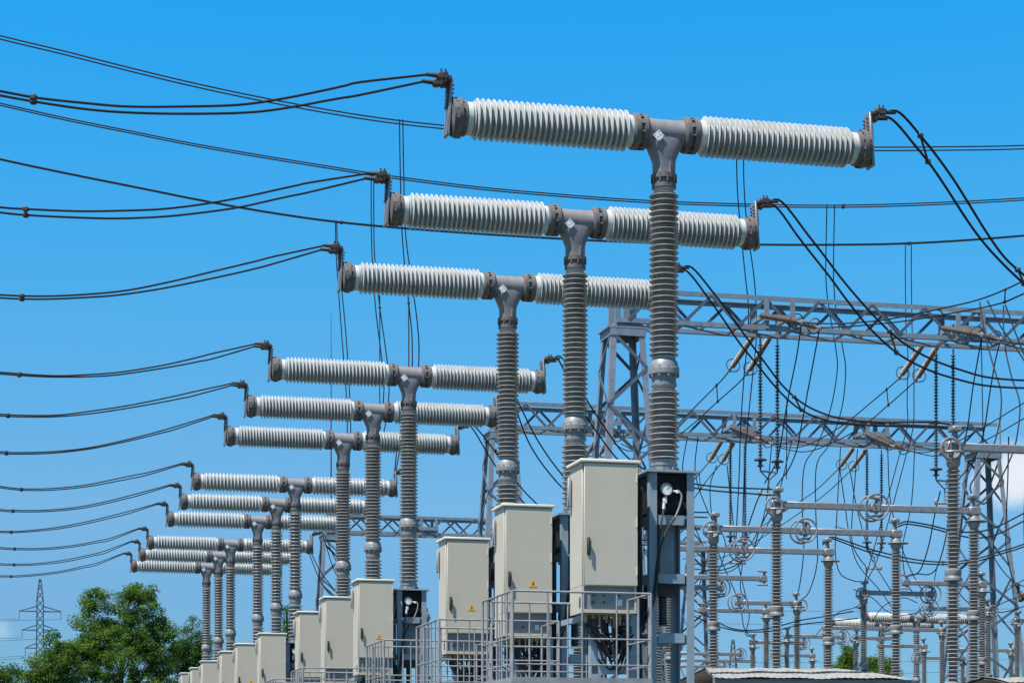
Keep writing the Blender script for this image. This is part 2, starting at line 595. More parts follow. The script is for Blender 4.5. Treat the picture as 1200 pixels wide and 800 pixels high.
# gantry 1
D1 = 56.0
c1 = cof(at(730, 400, D1)); P1 = plan(730, c1)
bz1 = pp(795, 386, c1).z
tz1 = pp(795, 346, c1).z
SPAN = 19.0
P1e = P1 + Vv * 22.5
BEAM1_L = 22.5
tower(P1 + Vector((0, 0, bz1 - 0.085)), 'lattice tower behind the first column, carrying the nearest beam\'s left end')
tower(P1e + Vector((0, 0, bz1 - 0.085)), 'lattice tower out to the right under the nearest beam\'s far end')


def frac(px, c, P, L):
    return (plan(px, c) - P).dot(Vv) / L


beam(P1, P1e, tz1, bz1, [frac(905, c1, P1, BEAM1_L), frac(1127, c1, P1, BEAM1_L)], 'nearest and highest lattice beam crossing behind the front columns', 15)
# gantry 2
D2 = D1 * 1.28
c2 = cof(at(587, 500, D2)); P2 = plan(587, c2)
P2e = plan(1152, c2); L2 = (P2e - P2).length
bz2 = pp(795, 513, c2).z
tz2 = pp(795, 482, c2).z
tower(P2 + Vector((0, 0, bz2 - 0.085)), 'lattice tower left of the second column, under the middle beam')
tower(P2e + Vector((0, 0, bz2 - 0.085)), 'lattice tower in front of the white cloud at the right', base_w=3.1)
beam(P2, P2e, tz2, bz2, [frac(708, c2, P2, L2), frac(866, c2, P2, L2), frac(1021, c2, P2, L2)], 'middle lattice beam with both its end towers in view', 12)
# gantry 3
D3 = D1 * 1.80
c3 = cof(at(388, 620, D3)); P3 = plan(388, c3)
P3e = plan(818, c3); L3 = (P3e - P3).length
bz3 = pp(450, 627, c3).z
tz3 = pp(450, 605, c3).z
tower(P3 + Vector((0, 0, bz3 - 0.085)), 'small far lattice tower topped by a tall thin lightning rod', rod=10.4)
tower(P3e + Vector((0, 0, bz3 - 0.085)), 'far lattice tower seen just right of the nearest steel frame')
beam(P3, P3e, tz3, bz3, [frac(500, c3, P3, L3), frac(620, c3, P3, L3)], 'farthest and lowest lattice beam, above the cream cabinets', 12)

# ------------------------------------------------------------------ circuit breakers


def shed_profile(z0, z1, rc, rf, pitch, conical=0, alt=False):
    """insulator sheds between z0 and z1; conical > 0: long slope on the low-z side, < 0: on the high-z side"""
    n = max(1, int(round((z1 - z0) / pitch)))
    p = (z1 - z0) / n
    pr = [(rc, z0)]
    for i in range(n):
        a = z0 + i * p
        d = rf - rc
        if conical:
            pr += [(rc, a + p * .14), (rf - .004, a + p * .04), (rf - .001, a + p * .06), (rf, a + p * .11), (rf - .004, a + p * .19), (rc, a + p * .44),
                   (rc, a + p * .66), (rc + d * .52, a + p * .64), (rc + d * .56, a + p * .68), (rc + d * .52, a + p * .72), (rc, a + p * .82)]
        elif alt:
            pr += [(rc, a + p * .24), (rf - .003, a + p * .27), (rf - .0005, a + p * .30), (rf, a + p * .34), (rf - .003, a + p * .40), (rf - .010, a + p * .45), (rc, a + p * .56),
                   (rc, a + p * .72), (rc + d * .50, a + p * .76), (rc + d * .52, a + p * .80), (rc + d * .42, a + p * .85), (rc, a + p * .96)]
        else:
            pr += [(rc, a + p * .18), (rf - .003, a + p * .30), (rf, a + p * .36), (rf, a + p * .42), (rf - .004, a + p * .47), (rc, a + p * .74)]
    pr.append((rc, z1))
    return pr


MX = Matrix.Rotation(radians(90), 4, 'Y')       # z axis -> +x


def make_breaker(pb=0.0656, pc=0.066, alt=True):
    root = thing('circuit_breaker', '-', 'circuit breaker', (0, 0, 0), A)
    ax = AXZ
    C0 = Vector((0, 0, ax))
    TM = Matrix.Translation(C0) @ MX
    # interrupters, mirrored
    for sg in (-1, 1):
        M = Matrix.Translation(C0) @ Matrix.Rotation(radians(90 * sg), 4, 'Y')
        # slope of each shed faces outwards
        pr = [(0.178, 0.40), (0.182, 0.405), (0.182, 0.475)] + shed_profile(0.475, 2.295, 0.150, 0.233, pb, -1) + [(0.184, 2.297), (0.184, 2.37)]
        it = MB().lathe(pr, M, 40).build('interrupter', 'bar_insulator', root)
        # outer flange with bolts
        fl = MB()
        fl.lathe([(0.19, 2.36), (0.20, 2.37), (0.20, 2.42), (0.225, 2.425), (0.225, 2.475), (0.21, 2.48), (0.21, 2.52), (0.12, 2.535)], M, 32)
        fl.bolts(C0 + Vector((sg * 2.45, 0, 0)), (1, 0, 0), 0.208, 12, 0.013, 0.045)
        fl.build('end_flange', 'weathered_flange', root)
        # upright terminal plate
        tp = MB()
        x = sg * 2.555
        tilt = Matrix.Rotation(radians(-4 * sg), 3, 'Y')
        tp.box((x, 0, ax + 0.10), (0.035, 0.20, 0.64), tilt, 0.008)
        tp.build('terminal_plate', 'aluminium', root)
        bt = MB()
        for i in range(6):
            for y in (-0.05, 0.05):
                z = ax + 0.12 + i * 0.046
                xo = x - sg * (z - ax - .1) * 0.07
                bt.cyl((xo - 0.04, y, z), (xo + 0.04, y, z), 0.010, 6)
        bt.box((x, 0, ax + 0.235), (0.05, 0.13, 0.27), tilt, 0.004)
        bt.build('terminal_bolts', 'clamp_metal', root)
        ck = MB()
        ck.box((sg * 2.585, 0, ax + 0.40), (0.09, 0.30, 0.06), None, 0.012)
        for y in (-0.12, 0.12):
            ck.box((sg * 2.65, y, ax + 0.42), (0.13, 0.085, 0.085), Matrix.Rotation(radians(8 * sg), 3, 'Y'), 0.015)
            ck.cyl((sg * 2.66, y, ax + 0.42), (sg * 2.84, y, ax + 0.425), 0.030, 10, 0.022)
            for dx in (0.0, 0.05):
                ck.cyl((sg * (2.62 + dx), y - 0.03, ax + 0.35), (sg * (2.62 + dx), y - 0.03, ax + 0.49), 0.011, 6)
        ck.build('cable_clamp', 'clamp_metal', root)
        # inner flange
        fi = MB()
        fi.lathe([(0.165, 0.215), (0.19, 0.225), (0.205, 0.24), (0.205, 0.285), (0.18, 0.29), (0.18, 0.325), (0.208, 0.33), (0.208, 0.385), (0.19, 0.402)], M, 32)
        fi.bolts(C0 + Vector((sg * 0.31, 0, 0)), (1, 0, 0), 0.193, 12, 0.013, 0.045)
        fi.build('inner_flange', 'weathered_flange', root)
    # T-shaped gear housing: barrel, tapering throat, square neck
    hb = MB()
    hb.lathe([(0.10, -0.225), (0.165, -0.22), (0.158, -0.12), (0.158, 0.12), (0.165, 0.22), (0.10, 0.225)], TM, 32)
    prof = [(0.02, 0.222, 0.140), (-0.09, 0.222, 0.145), (-0.13, 0.212, 0.146), (-0.24, 0.160, 0.140), (-0.32, 0.128, 0.125), (-0.36, 0.122, 0.120), (-0.52, 0.122, 0.120)]
    seg = 32
    P = []; Fs = []
    for z, rx, ry in prof:
        for i in range(seg):
            a = 2 * pi * i / seg
            e = 0.55
            cx = math.copysign(abs(cos(a)) ** e, cos(a)); sy = math.copysign(abs(sin(a)) ** e, sin(a))
            P.append(C0 + Vector((rx * cx, ry * sy, z)))
    for j in range(len(prof) - 1):
        for i in range(seg):
            k = (i + 1) % seg
            Fs.append((j * seg + k, j * seg + i, (j + 1) * seg + i, (j + 1) * seg + k))
    hb.add(P, Fs)
    hb.box(C0 + Vector((0.03, -0.125, -0.43)), (0.016, 0.04, 0.16))
    hb.build('gear_housing', 'cast_housing', root)
    # diamond tag riveted to the housing
    tg = MB()
    R45 = Matrix.Rotation(radians(45), 3, 'Y')
    tg.box(C0 + Vector((-0.115, -0.163, -0.075)), (0.098, 0.006, 0.098), Matrix.Rotation(radians(0), 3, 'X') @ R45)
    tgo = tg.build('diamond_tag', 'white_tag', root)
    tk = MB()
    for dx, dz in ((0, 0.05), (0.05, 0), (0, -0.05), (-0.05, 0), (0.018, 0.015), (-0.012, -0.012)):
        tk.cyl(C0 + Vector((-0.115 + dx, -0.164, -0.075 + dz)), C0 + Vector((-0.115 + dx, -0.169, -0.075 + dz)), 0.007, 6)
    tk.build('rivets', 'cast_housing', tgo)
    # the column, from its top flange to the frame
    cf = MB()
    cf.lathe([(0.125, 8.71), (0.150, 8.705), (0.150, 8.655), (0.130, 8.65), (0.130, 8.60), (0.142, 8.595), (0.142, 8.55), (0.125, 8.535)][::-1], None, 28)
    cf.bolts((0, 0, 8.66), (0, 0, 1), 0.138, 10, 0.014, 0.05)
    cf.build('column_flange', 'weathered_flange', root)
    up = MB().lathe([(0.137, 6.57), (0.137, 6.60)] + shed_profile(6.60, 8.50, 0.108, 0.172, pc, alt=alt) + [(0.13, 8.54)], None, 36)
    up.build('upper_column', 'column_insulator', root)
    mf = MB()
    mf.lathe([(0.150, 6.26), (0.150, 6.29), (0.142, 6.295), (0.142, 6.385), (0.165, 6.39), (0.180, 6.395), (0.180, 6.455), (0.168, 6.465), (0.160, 6.53), (0.135, 6.565), (0.13, 6.58)], None, 28)
    mf.bolts((0, 0, 6.42), (0, 0, 1), 0.163, 10, 0.016, 0.06)
    mf.build('middle_flange', 'grey_casting', root)
    lo = MB().lathe([(0.148, 5.36), (0.148, 5.40)] + shed_profile(5.40, 6.22, 0.118, 0.182, pc, alt=alt) + [(0.15, 6.265)], None, 36)
    lo.build('lower_column', 'column_insulator', root)
    bf = MB()
    bf.lathe([(0.17, 5.246), (0.17, 5.275), (0.150, 5.28), (0.150, 5.33), (0.158, 5.335), (0.158, 5.365), (0.14, 5.37)], None, 28)
    bf.bolts((0, 0, 5.28), (0, 0, 1), 0.162, 8, 0.016, 0.03)
    bf.build('base_flange', 'grey_casting', root)
    # steel frame
    fw, fd = 0.27, 0.30
    pl = MB()
    pl.box((0, 0, 5.232), (0.64, 0.70, 0.024))
    pl.build('top_plate', 'frame_steel', root)
    for sx in (-1, 1):
        for sy in (-1, 1):
            m = MB().angle_iron((sx * fw, sy * fd, 0.32), (sx * fw, sy * fd, 5.218), 0.09, 0.012, (-sx, 0, 0), (0, -sy, 0))
            m.build('leg', 'frame_steel', root)
            MB().box((sx * fw, sy * fd, 0.16), (0.42, 0.42, 0.32), bevel=0.03).build('footing', 'concrete', root)
    for z in (4.68, 4.01, 3.33, 2.3, 1.2):
        m = MB()
        for sy in (-1, 1):
            m.box((0, sy * (fd - 0.018), z), (2 * fw - 0.224, 0.012, 0.11))
            m.box((0, sy * (fd - 0.05), z + 0.05), (2 * fw - 0.224, 0.05, 0.010))
        for sx in (-1, 1):
            m.box((sx * (fw - 0.018), 0, z), (0.012, 2 * fd - 0.224, 0.11))
        m.build('cross_brace', 'frame_steel', root)
    # operating mechanism inside the frame
    mh = MB()
    mh.box((0, -0.02, 4.985), (2 * fw - 0.06, 2 * fd - 0.10, 0.46), None, 0.015)
    mh.box((0.135, -0.29, 5.12), (0.05, 0.03, 0.05), None, 0.008)
    mh.build('mechanism_box', 'mechanism_black', root)
    sp = MB()
    sp.box((0.0, 0.05, 4.36), (0.20, 0.18, 0.72), None, 0.02)
    sp.box((0.13, 0.10, 4.36), (0.03, 0.12, 0.60))
    sp.cyl((-0.07, -0.08, 4.05), (-0.07, -0.08, 4.68), 0.022, 8)
    sp.build('spring_housing', 'mechanism_grey', root)
    dk = MB()
    dk.box((0.01, 0.12, 3.905), (0.36, 0.30, 0.14), None, 0.02)
    dk.cyl((0.02, 0.1, 3.5), (0.02, 0.1, 3.84), 0.05, 10)
    dk.build('drive_gear', 'dark_steel', root)
    # pressure gauge with its hose
    ga = MB()
    ga.lathe([(0.066, 0), (0.066, 0.030)], Matrix.Translation((-0.075, -0.31, 5.02)) @ Matrix.Rotation(radians(90), 4, 'X'), 24)
    gao = ga.build('pressure_gauge', 'white_plastic', root)
    gf = MB()
    gf.torus((-0.075, -0.338, 5.02), 0.067, 0.009, (0, 1, 0), 24, 6)
    gf.bar((-0.075, -0.3415, 5.02), (-0.048, -0.3415, 5.052), 0.005, 0.002, (0, 1, 0))
    for i in range(11):
        a = radians(-135 + 27 * i)
        c, s = sin(a), cos(a)
        gf.bar((-0.075 + c * .040, -0.3412, 5.02 + s * .040), (-0.075 + c * .049, -0.3412, 5.02 + s * .049), 0.003, 0.0015, (0, 1, 0))
    gf.build('dial', 'dark_steel', gao)
    gm = MB()
    gm.box((-0.09, -0.315, 4.90), (0.045, 0.04, 0.08), None, 0.01)
    gm.cyl((-0.075, -0.315, 4.94), (-0.075, -0.315, 4.98), 0.018, 8)
    gm.cyl((-0.02, -0.315, 5.01), (0.085, -0.315, 5.00), 0.012, 8)
    gm.cyl((0.06, -0.315, 4.985), (0.06, -0.315, 5.02), 0.02, 8)
    gm.cyl((-0.105, -0.315, 4.80), (-0.10, -0.315, 4.87), 0.018, 8)
    gm.build('gauge_valve', 'white_plastic', gao)
    hs1 = MB().tube(catmull([(0.085, -0.32, 5.0), (0.105, -0.33, 4.95), (0.08, -0.34, 4.84), (0.02, -0.35, 4.70)]), 0.012, 8)
    hs1.build('gauge_pipe', 'aluminium', gao)
    hs2 = MB()
    hs2.tube(catmull([(0.02, -0.35, 4.70), (-0.08, -0.36, 4.55), (-0.16, -0.37, 4.35), (-0.20, -0.38, 4.05), (-0.24, -0.38, 3.75), (-0.33, -0.34, 3.5)]), 0.014, 8)
    hs2.tube(catmull([(-0.105, -0.32, 4.80), (-0.14, -0.35, 4.66), (-0.17, -0.365, 4.45), (-0.215, -0.37, 4.1), (-0.26, -0.37, 3.78), (-0.36, -0.33, 3.55)]), 0.012, 8)
    hs2.build('hose', 'rubber', root)
    # cable bundle down the left side of the frame
    cb = MB()
    for i in range(6):
        y = -0.24 + i * 0.07
        cb.tube(catmull([(-0.34, y, 5.05 - 0.04 * i), (-0.36, y, 4.6), (-0.35 - 0.02 * (i % 2), y, 4.0), (-0.36, y, 3.4), (-0.34, y, 2.2), (-0.34, y, 0.3)], 4), 0.018, 6)
    cb.build('cable_bundle', 'rubber', root)
    lp = MB()
    lp.box((-0.335, 0.05, 4.72), (0.05, 0.22, 0.34))
    lp.box((-0.335, 0.18, 3.7), (0.05, 0.14, 1.1))
    lp.build('side_cover', 'dark_steel', root)
    return root


ORD = ['first', 'second', 'third', 'fourth', 'fifth', 'sixth', 'seventh', 'eighth', 'ninth', 'tenth', 'eleventh', 'twelfth']
breaker0 = make_breaker()
breaker_far = make_breaker(0.085, 0.088)          # the farther groups carry broader sheds
for k in range(12):
    b = breaker0 if k == 0 else breaker_far if k == 6 else copy_tree(breaker0 if k < 6 else breaker_far)
    b.location = ROOTS[k]
    b['group'] = 'T-shaped circuit breakers in a long row'
    b['label'] = ('nearest, largest and highest T-shaped grey circuit breaker of the row' if k == 0 else
                  'farthest, smallest and lowest T-shaped circuit breaker of the long row' if k == 11 else
                  '%s T-shaped grey circuit breaker of the row, counted from the nearest' % ORD[k])
for i, (px, py, lab) in enumerate(((1262, 700, 'far ribbed breaker head poking in at the right edge behind the lattice tower'),
                                   (1074, 724, 'far breaker of the second row, its column between two posts'),
                                   (1033, 731, 'far breaker of the second row with column beside the bushes'))):
    D = (AXZ - CZ) * F / (HOR - py)
    b = copy_tree(breaker_far)
    b.location = ((px - 600) / F * D, D, 0)
    b['group'] = 'far second row of breakers'
    b['label'] = lab

# ------------------------------------------------------------------ control cabinets


def make_cabinet():
    root = thing('control_cabinet', '-', 'control cabinet', (0, 0, 0), A)
    w, d = 0.64, 0.53
    z0, zd, z1 = 3.58, 3.88, 5.26
    bd = MB()
    bd.box((0, 0.012, (zd + z1) / 2), (w, d - 0.024, z1 - zd), None, 0.006)
    # lower part: side walls, back and a recessed front
    for sx in (-1, 1):
        bd.box((sx * (w / 2 - 0.012), 0.012, (z0 + zd) / 2), (0.024, d - 0.024, zd - z0 - 0.002))
    bd.box((0, d / 2 - 0.02, (z0 + zd) / 2), (w - 0.05, 0.03, zd - z0 - 0.002))
    bd.box((0, -d / 2 + 0.032, z0 + 0.02), (w - 0.05, 0.016, 0.04))
    bd.build('body', 'cabinet_cream', root)
    dr = MB().box((0.008, -d / 2 - 0.010, (zd + z1) / 2), (w - 0.012, 0.022, z1 - zd - 0.012), None, 0.006)
    door = dr.build('door', 'cabinet_cream', root)
    hd = MB()
    hx, hz = -w / 2 + 0.062, 4.32
    hd.box((hx, -d / 2 - 0.028, hz), (0.036, 0.014, 0.20), None, 0.005)
    hd.box((hx, -d / 2 - 0.058, hz - 0.005), (0.028, 0.020, 0.17), None, 0.006)
    hd.cyl((hx, -d / 2 - 0.02, hz + 0.055), (hx, -d / 2 - 0.055, hz + 0.055), 0.012, 8)
    hd.build('handle', 'rubber', door)
    for z in (4.05, 4.6, 5.1):
        MB().cyl((w / 2 - 0.012, -d / 2 - 0.03, z - 0.05), (w / 2 - 0.012, -d / 2 - 0.03, z + 0.05), 0.010, 8).build('hinge', 'cabinet_cream', door)
    ld = MB()
    ld.box((0, 0, z1 + 0.022), (w + 0.07, d + 0.07, 0.036), None, 0.008)
    ld.build('lid', 'cabinet_lid', root)
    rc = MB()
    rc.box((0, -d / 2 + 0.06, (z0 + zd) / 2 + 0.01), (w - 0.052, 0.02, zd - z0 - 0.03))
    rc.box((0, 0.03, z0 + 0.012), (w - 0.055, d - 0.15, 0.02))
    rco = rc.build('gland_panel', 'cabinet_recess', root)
    dt = MB()
    for x, z in ((-0.18, 3.78), (-0.06, 3.78), (0.12, 3.78), (-0.18, 3.70), (-0.06, 3.70)):
        dt.cyl((x, -d / 2 + 0.05, z), (x, -d / 2 + 0.035, z), 0.013, 8)
    dt.box((-w / 2 - 0.002, -0.16, 3.70), (0.008, 0.05, 0.11))
    dt.build('cover_screws', 'dark_steel', rco)
    wd = MB()
    wd.box((0.13, -d / 2 + 0.046, 3.70), (0.05, 0.008, 0.07))
    wd.build('small_plate', 'white_tag', rco)
    # bracket box on the left flank
    sb = MB()
    sb.box((-w / 2 - 0.03, 0.19, 4.98), (0.04, 0.07, 0.34), None, 0.012)
    sb.build('side_box', 'mechanism_grey', root)
    # brass glands and the loops of black cable under the floor
    gl = MB()
    for i, (x, y) in enumerate([(-0.24 + 0.08 * i, yy) for i in range(7) for yy in (-0.12, 0.06)]):
        gl.cyl((x, y, z0 + 0.004), (x, y, z0 - 0.10 - 0.03 * (i % 3)), 0.018, 8)
    gl.box((0, -0.01, z0 - 0.008), (w - 0.1, d - 0.2, 0.012))
    gl.build('cable_glands', 'brass', root)
    cb = MB()
    rnd = random.Random(4)
    for i in range(26):
        x = -0.26 + 0.50 * rnd.random(); y = rnd.choice((-0.12, 0.06)) + rnd.uniform(-.03, .03)
        dp = rnd.uniform(0.16, 0.66)
        xe = 0.36 + rnd.uniform(0, 0.14)
        cb.tube(catmull([(x, y, z0 - 0.06), (x + 0.01, y, z0 - 0.18), (x * .6 + .06, y, z0 - dp * .9), (0.12 + rnd.uniform(-.06, .06), y + 0.03, z0 - dp - 0.06),
                         (0.26, y + 0.06, z0 - dp * .75), (xe, y + 0.12, z0 - 0.10 - rnd.uniform(0, .1)), (xe + 0.05, y + 0.2, z0 + 0.2)], 5), 0.013, 6)
    cb.build('cable_loops', 'rubber', root)
    # stand: two legs in front, brackets to the back
    for x in (-0.17, 0.30):
        MB().angle_iron((x, -d / 2 + 0.20, -0.35), (x, -d / 2 + 0.20, z0 + 0.0), 0.09, 0.010, (1, 0, 0), (0, 1, 0)).build('leg', 'frame_steel', root)
    for z in (2.95, 2.3):
        MB().box((0.065, -d / 2 + 0.205, z), (0.44, 0.010, 0.09)).build('stand_brace', 'frame_steel', root)
    for x in (-0.25, 0.25):
        MB().box((x, 0.35, z0 - 0.045), (0.06, 0.90, 0.06)).build('bracket', 'frame_steel', root)
    return root


def warning_sign(parent, z=4.27, x=0.06):
    y = -0.53 / 2 - 0.0215
    s = 0.058
    m = MB()
    P = [(x - s, y, z - s * .86), (x + s, y, z - s * .86), (x, y, z + s * .92)]
    Q = [(a, y - 0.003, c) for a, b, c in P]
    m.add(P + Q, [(0, 1, 4, 3), (1, 2, 5, 4), (2, 0, 3, 5), (3, 4, 5)])
    o = m.build('warning_sign', 'sign_yellow', parent, smooth=False)
    k = MB()
    yy = y - 0.0045
    def poly(pts):
        a = [(x + p * s, yy, z + q * s) for p, q in pts]
        b = [(p, yy - 0.001, r) for p, q, r in a]
        n = len(a)
        k.add(a + b, [tuple(range(n, 2 * n))] + [(i, (i + 1) % n, n + (i + 1) % n, n + i) for i in range(n)])
    poly([(0.10, 0.45), (-0.18, -0.12), (0.0, -0.12), (-0.08, -0.62), (0.22, 0.02), (0.04, 0.02)])
    k.build('lightning_mark', 'sign_black', o, smooth=False)
    return o


CAB_TOPS = [(707, 543), (613, 594), (543, 632), (437, 680), (397, 700), (365, 717), (318, 742), (290, 754), (271, 763), (248, 774), (235, 782), (223, 788)]
cab0 = make_cabinet()
for k in range(12):
    c = cab0 if k == 0 else copy_tree(cab0)
    c.location = ROOTS[k] + Vv * (-0.82) + Uv * (-0.30)
    # small surveyed corrections: the farther stands are a little higher and closer to their columns
    t_ = c.location + Vector((0, 0, 5.29))
    ex = CAB_TOPS[k][0] - (600 + F * t_.x / t_.y); ey = CAB_TOPS[k][1] - (HOR - F * (t_.z - CZ) / t_.y)
    if k == 0:
        ex0, ey0 = ex, ey
    c.location += Vector(((ex - ex0) * t_.y / F, 0, -(ey - ey0) * t_.y / F))
    c['group'] = 'cream control cabinets along the row'
    c['label'] = ('nearest and largest cream cabinet with a plain door, beside the first column' if k == 0 else
                  'farthest and smallest cream cabinet at the left end, beside the tree' if k == 11 else
                  '%s cream cabinet of the row counted from the nearest%s' % (ORD[k], ', yellow triangle on its door' if k in (1, 2, 3, 7) else ''))
    cab_door = [x for x in c.children if x.name.startswith('door')][0]
    if k in (1, 2, 3, 7):
        warning_sign(cab_door, 4.27 if k != 7 else 4.30, 0.06)

# ------------------------------------------------------------------ service platforms with railings


def make_platform():
    root = thing('service_platform', '-', 'service platform', (0, 0, 0), A)
    x0, x1, y0, y1 = -2.17, -0.62, -1.45, -0.05
    zf, zr = 2.76, 3.72
    fl = MB()
    fl.box(((x0 + x1) / 2, (y0 + y1) / 2, zf), (x1 - x0 - 0.07, y1 - y0 - 0.07, 0.03))
    n = 24
    for i in range(n + 1):
        x = x0 + 0.05 + (x1 - x0 - 0.1) * i / n
        fl.box((x, (y0 + y1) / 2, zf + 0.022), (0.006, y1 - y0 - 0.09, 0.014))
    fl.build('deck', 'galvanised', root)
    ed = MB()
    for yy in (y0, y1):
        ed.box(((x0 + x1) / 2, yy, zf - 0.02), (x1 - x0 + 0.03, 0.03, 0.12))
    for xx in (x0, x1):
        ed.box((xx, (y0 + y1) / 2, zf - 0.02), (0.03, y1 - y0 - 0.03, 0.12))
    ed.build('edge_beam', 'rail_steel', root)

    def side(a, b, step, post):
        m = MB()
        a, b = Vector(a), Vector(b)
        for z, r in ((zr, 0.012), (zr - 0.50, 0.0095), (zr - 0.78, 0.0075)):
            m.cyl((a.x, a.y, z), (b.x, b.y, z), r, 8)
        L = (b - a).length
        k = max(1, round(L / step))
        for i in range(k + 1):
            p = a.lerp(b, i / k)
            m.cyl((p.x, p.y, zf - 0.05), (p.x, p.y, zr), post if 0 < i < k else 0.016, 8)
        m.build('railing', 'rail_steel', root)
    side((x0, y0, 0), (x1, y0, 0), 0.39, 0.0095)
    side((x0, y0 + 0.02, 0), (x0, y1, 0), 0.22, 0.010)
    side((x1, y0 + 0.06, 0), (x1, y0 + 0.85, 0), 0.42, 0.015)
    side((x0 + 0.1, y1, 0), (x1 - 0.1, y1, 0), 0.21, 0.009)
    for x in (x0 + 0.06, x1 - 0.06):
        for y in (y0 + 0.06, y1 - 0.06):
            MB().angle_iron((x, y, 0.0), (x, y, zf - 0.085), 0.08, 0.010, (1 if x < -1.4 else -1, 0, 0), (0, 1 if y < -.7 else -1, 0)).build('leg', 'frame_steel', root)
    br = MB()
    for y in (y0 + 0.05, y1 - 0.05):
        br.bar((x0 + 0.1, y, 0.3), (x1 - 0.1, y, zf - 0.15), 0.05, 0.012, (0, 1, 0))
        br.bar((x1 - 0.1, y + 0.02, 0.3), (x0 + 0.1, y + 0.02, zf - 0.15), 0.05, 0.012, (0, 1, 0))
    br.build('cross_brace', 'frame_steel', root)
    return root


plat0 = make_platform()
for k in range(12):
    p = plat0 if k == 0 else copy_tree(plat0)
    p.location = ROOTS[k]
    p['group'] = 'railed steel platforms in front of the cabinets'
    p['label'] = ('nearest grey steel platform with railing, below the largest cream cabinet' if k == 0 else
                  '%s railed steel platform of the row, below the %s cabinet from the nearest' % (ORD[k], ORD[k]))

# ------------------------------------------------------------------ wires


def wire_path(pts, ca, cb, sub=8):
    L = [0.0]
    for i in range(1, len(pts)):
        L.append(L[-1] + math.hypot(pts[i][0] - pts[i - 1][0], pts[i][1] - pts[i - 1][1]))
    P = [pp(x, y, ca + (cb - ca) * l / L[-1]) for (x, y), l in zip(pts, L)]
    return catmull(P, sub)


def clamp_at(mb, a, b, r=0.045):
    """a spacer clamp joining two wires at the points a and b"""
    d = (b - a)
    if d.length < 0.02:
        d = Vector((0, 0, 0.02))
    mb.cyl(a - d * 0.1, b + d * 0.1, r * 0.32, 8)
    for p in (a, b):
        mb.box(p, (r * 1.5, r * 1.3, r * 1.3), None, r * 0.3)


def near_px(path, px):
    best = min(path, key=lambda p: abs((p.x / p.y) * F + 600 - px))
    return best


def cable(name, label, cat, wires, r, mat='cable_black', group=None, spacers=(), ends=(), clamp_r=0.05):
    """wires: list of (pixel path, c at start, c at end): one thing, each wire its own part"""
    paths = [wire_path(*w) for w in wires]
    base = paths[0][0].copy()
    root = thing(name, label, cat, base, 0, group)
    for p in paths:
        MB().tube(p, r, 7).build('wire', mat, root, off=base)
    for px in spacers:
        m = MB()
        a = near_px(paths[0], px)
        b = near_px(paths[1], px) if len(paths) > 1 else a
        clamp_at(m, a, b, clamp_r)
        m.build('spacer_clamp', 'clamp_metal', root, off=base)
    return root


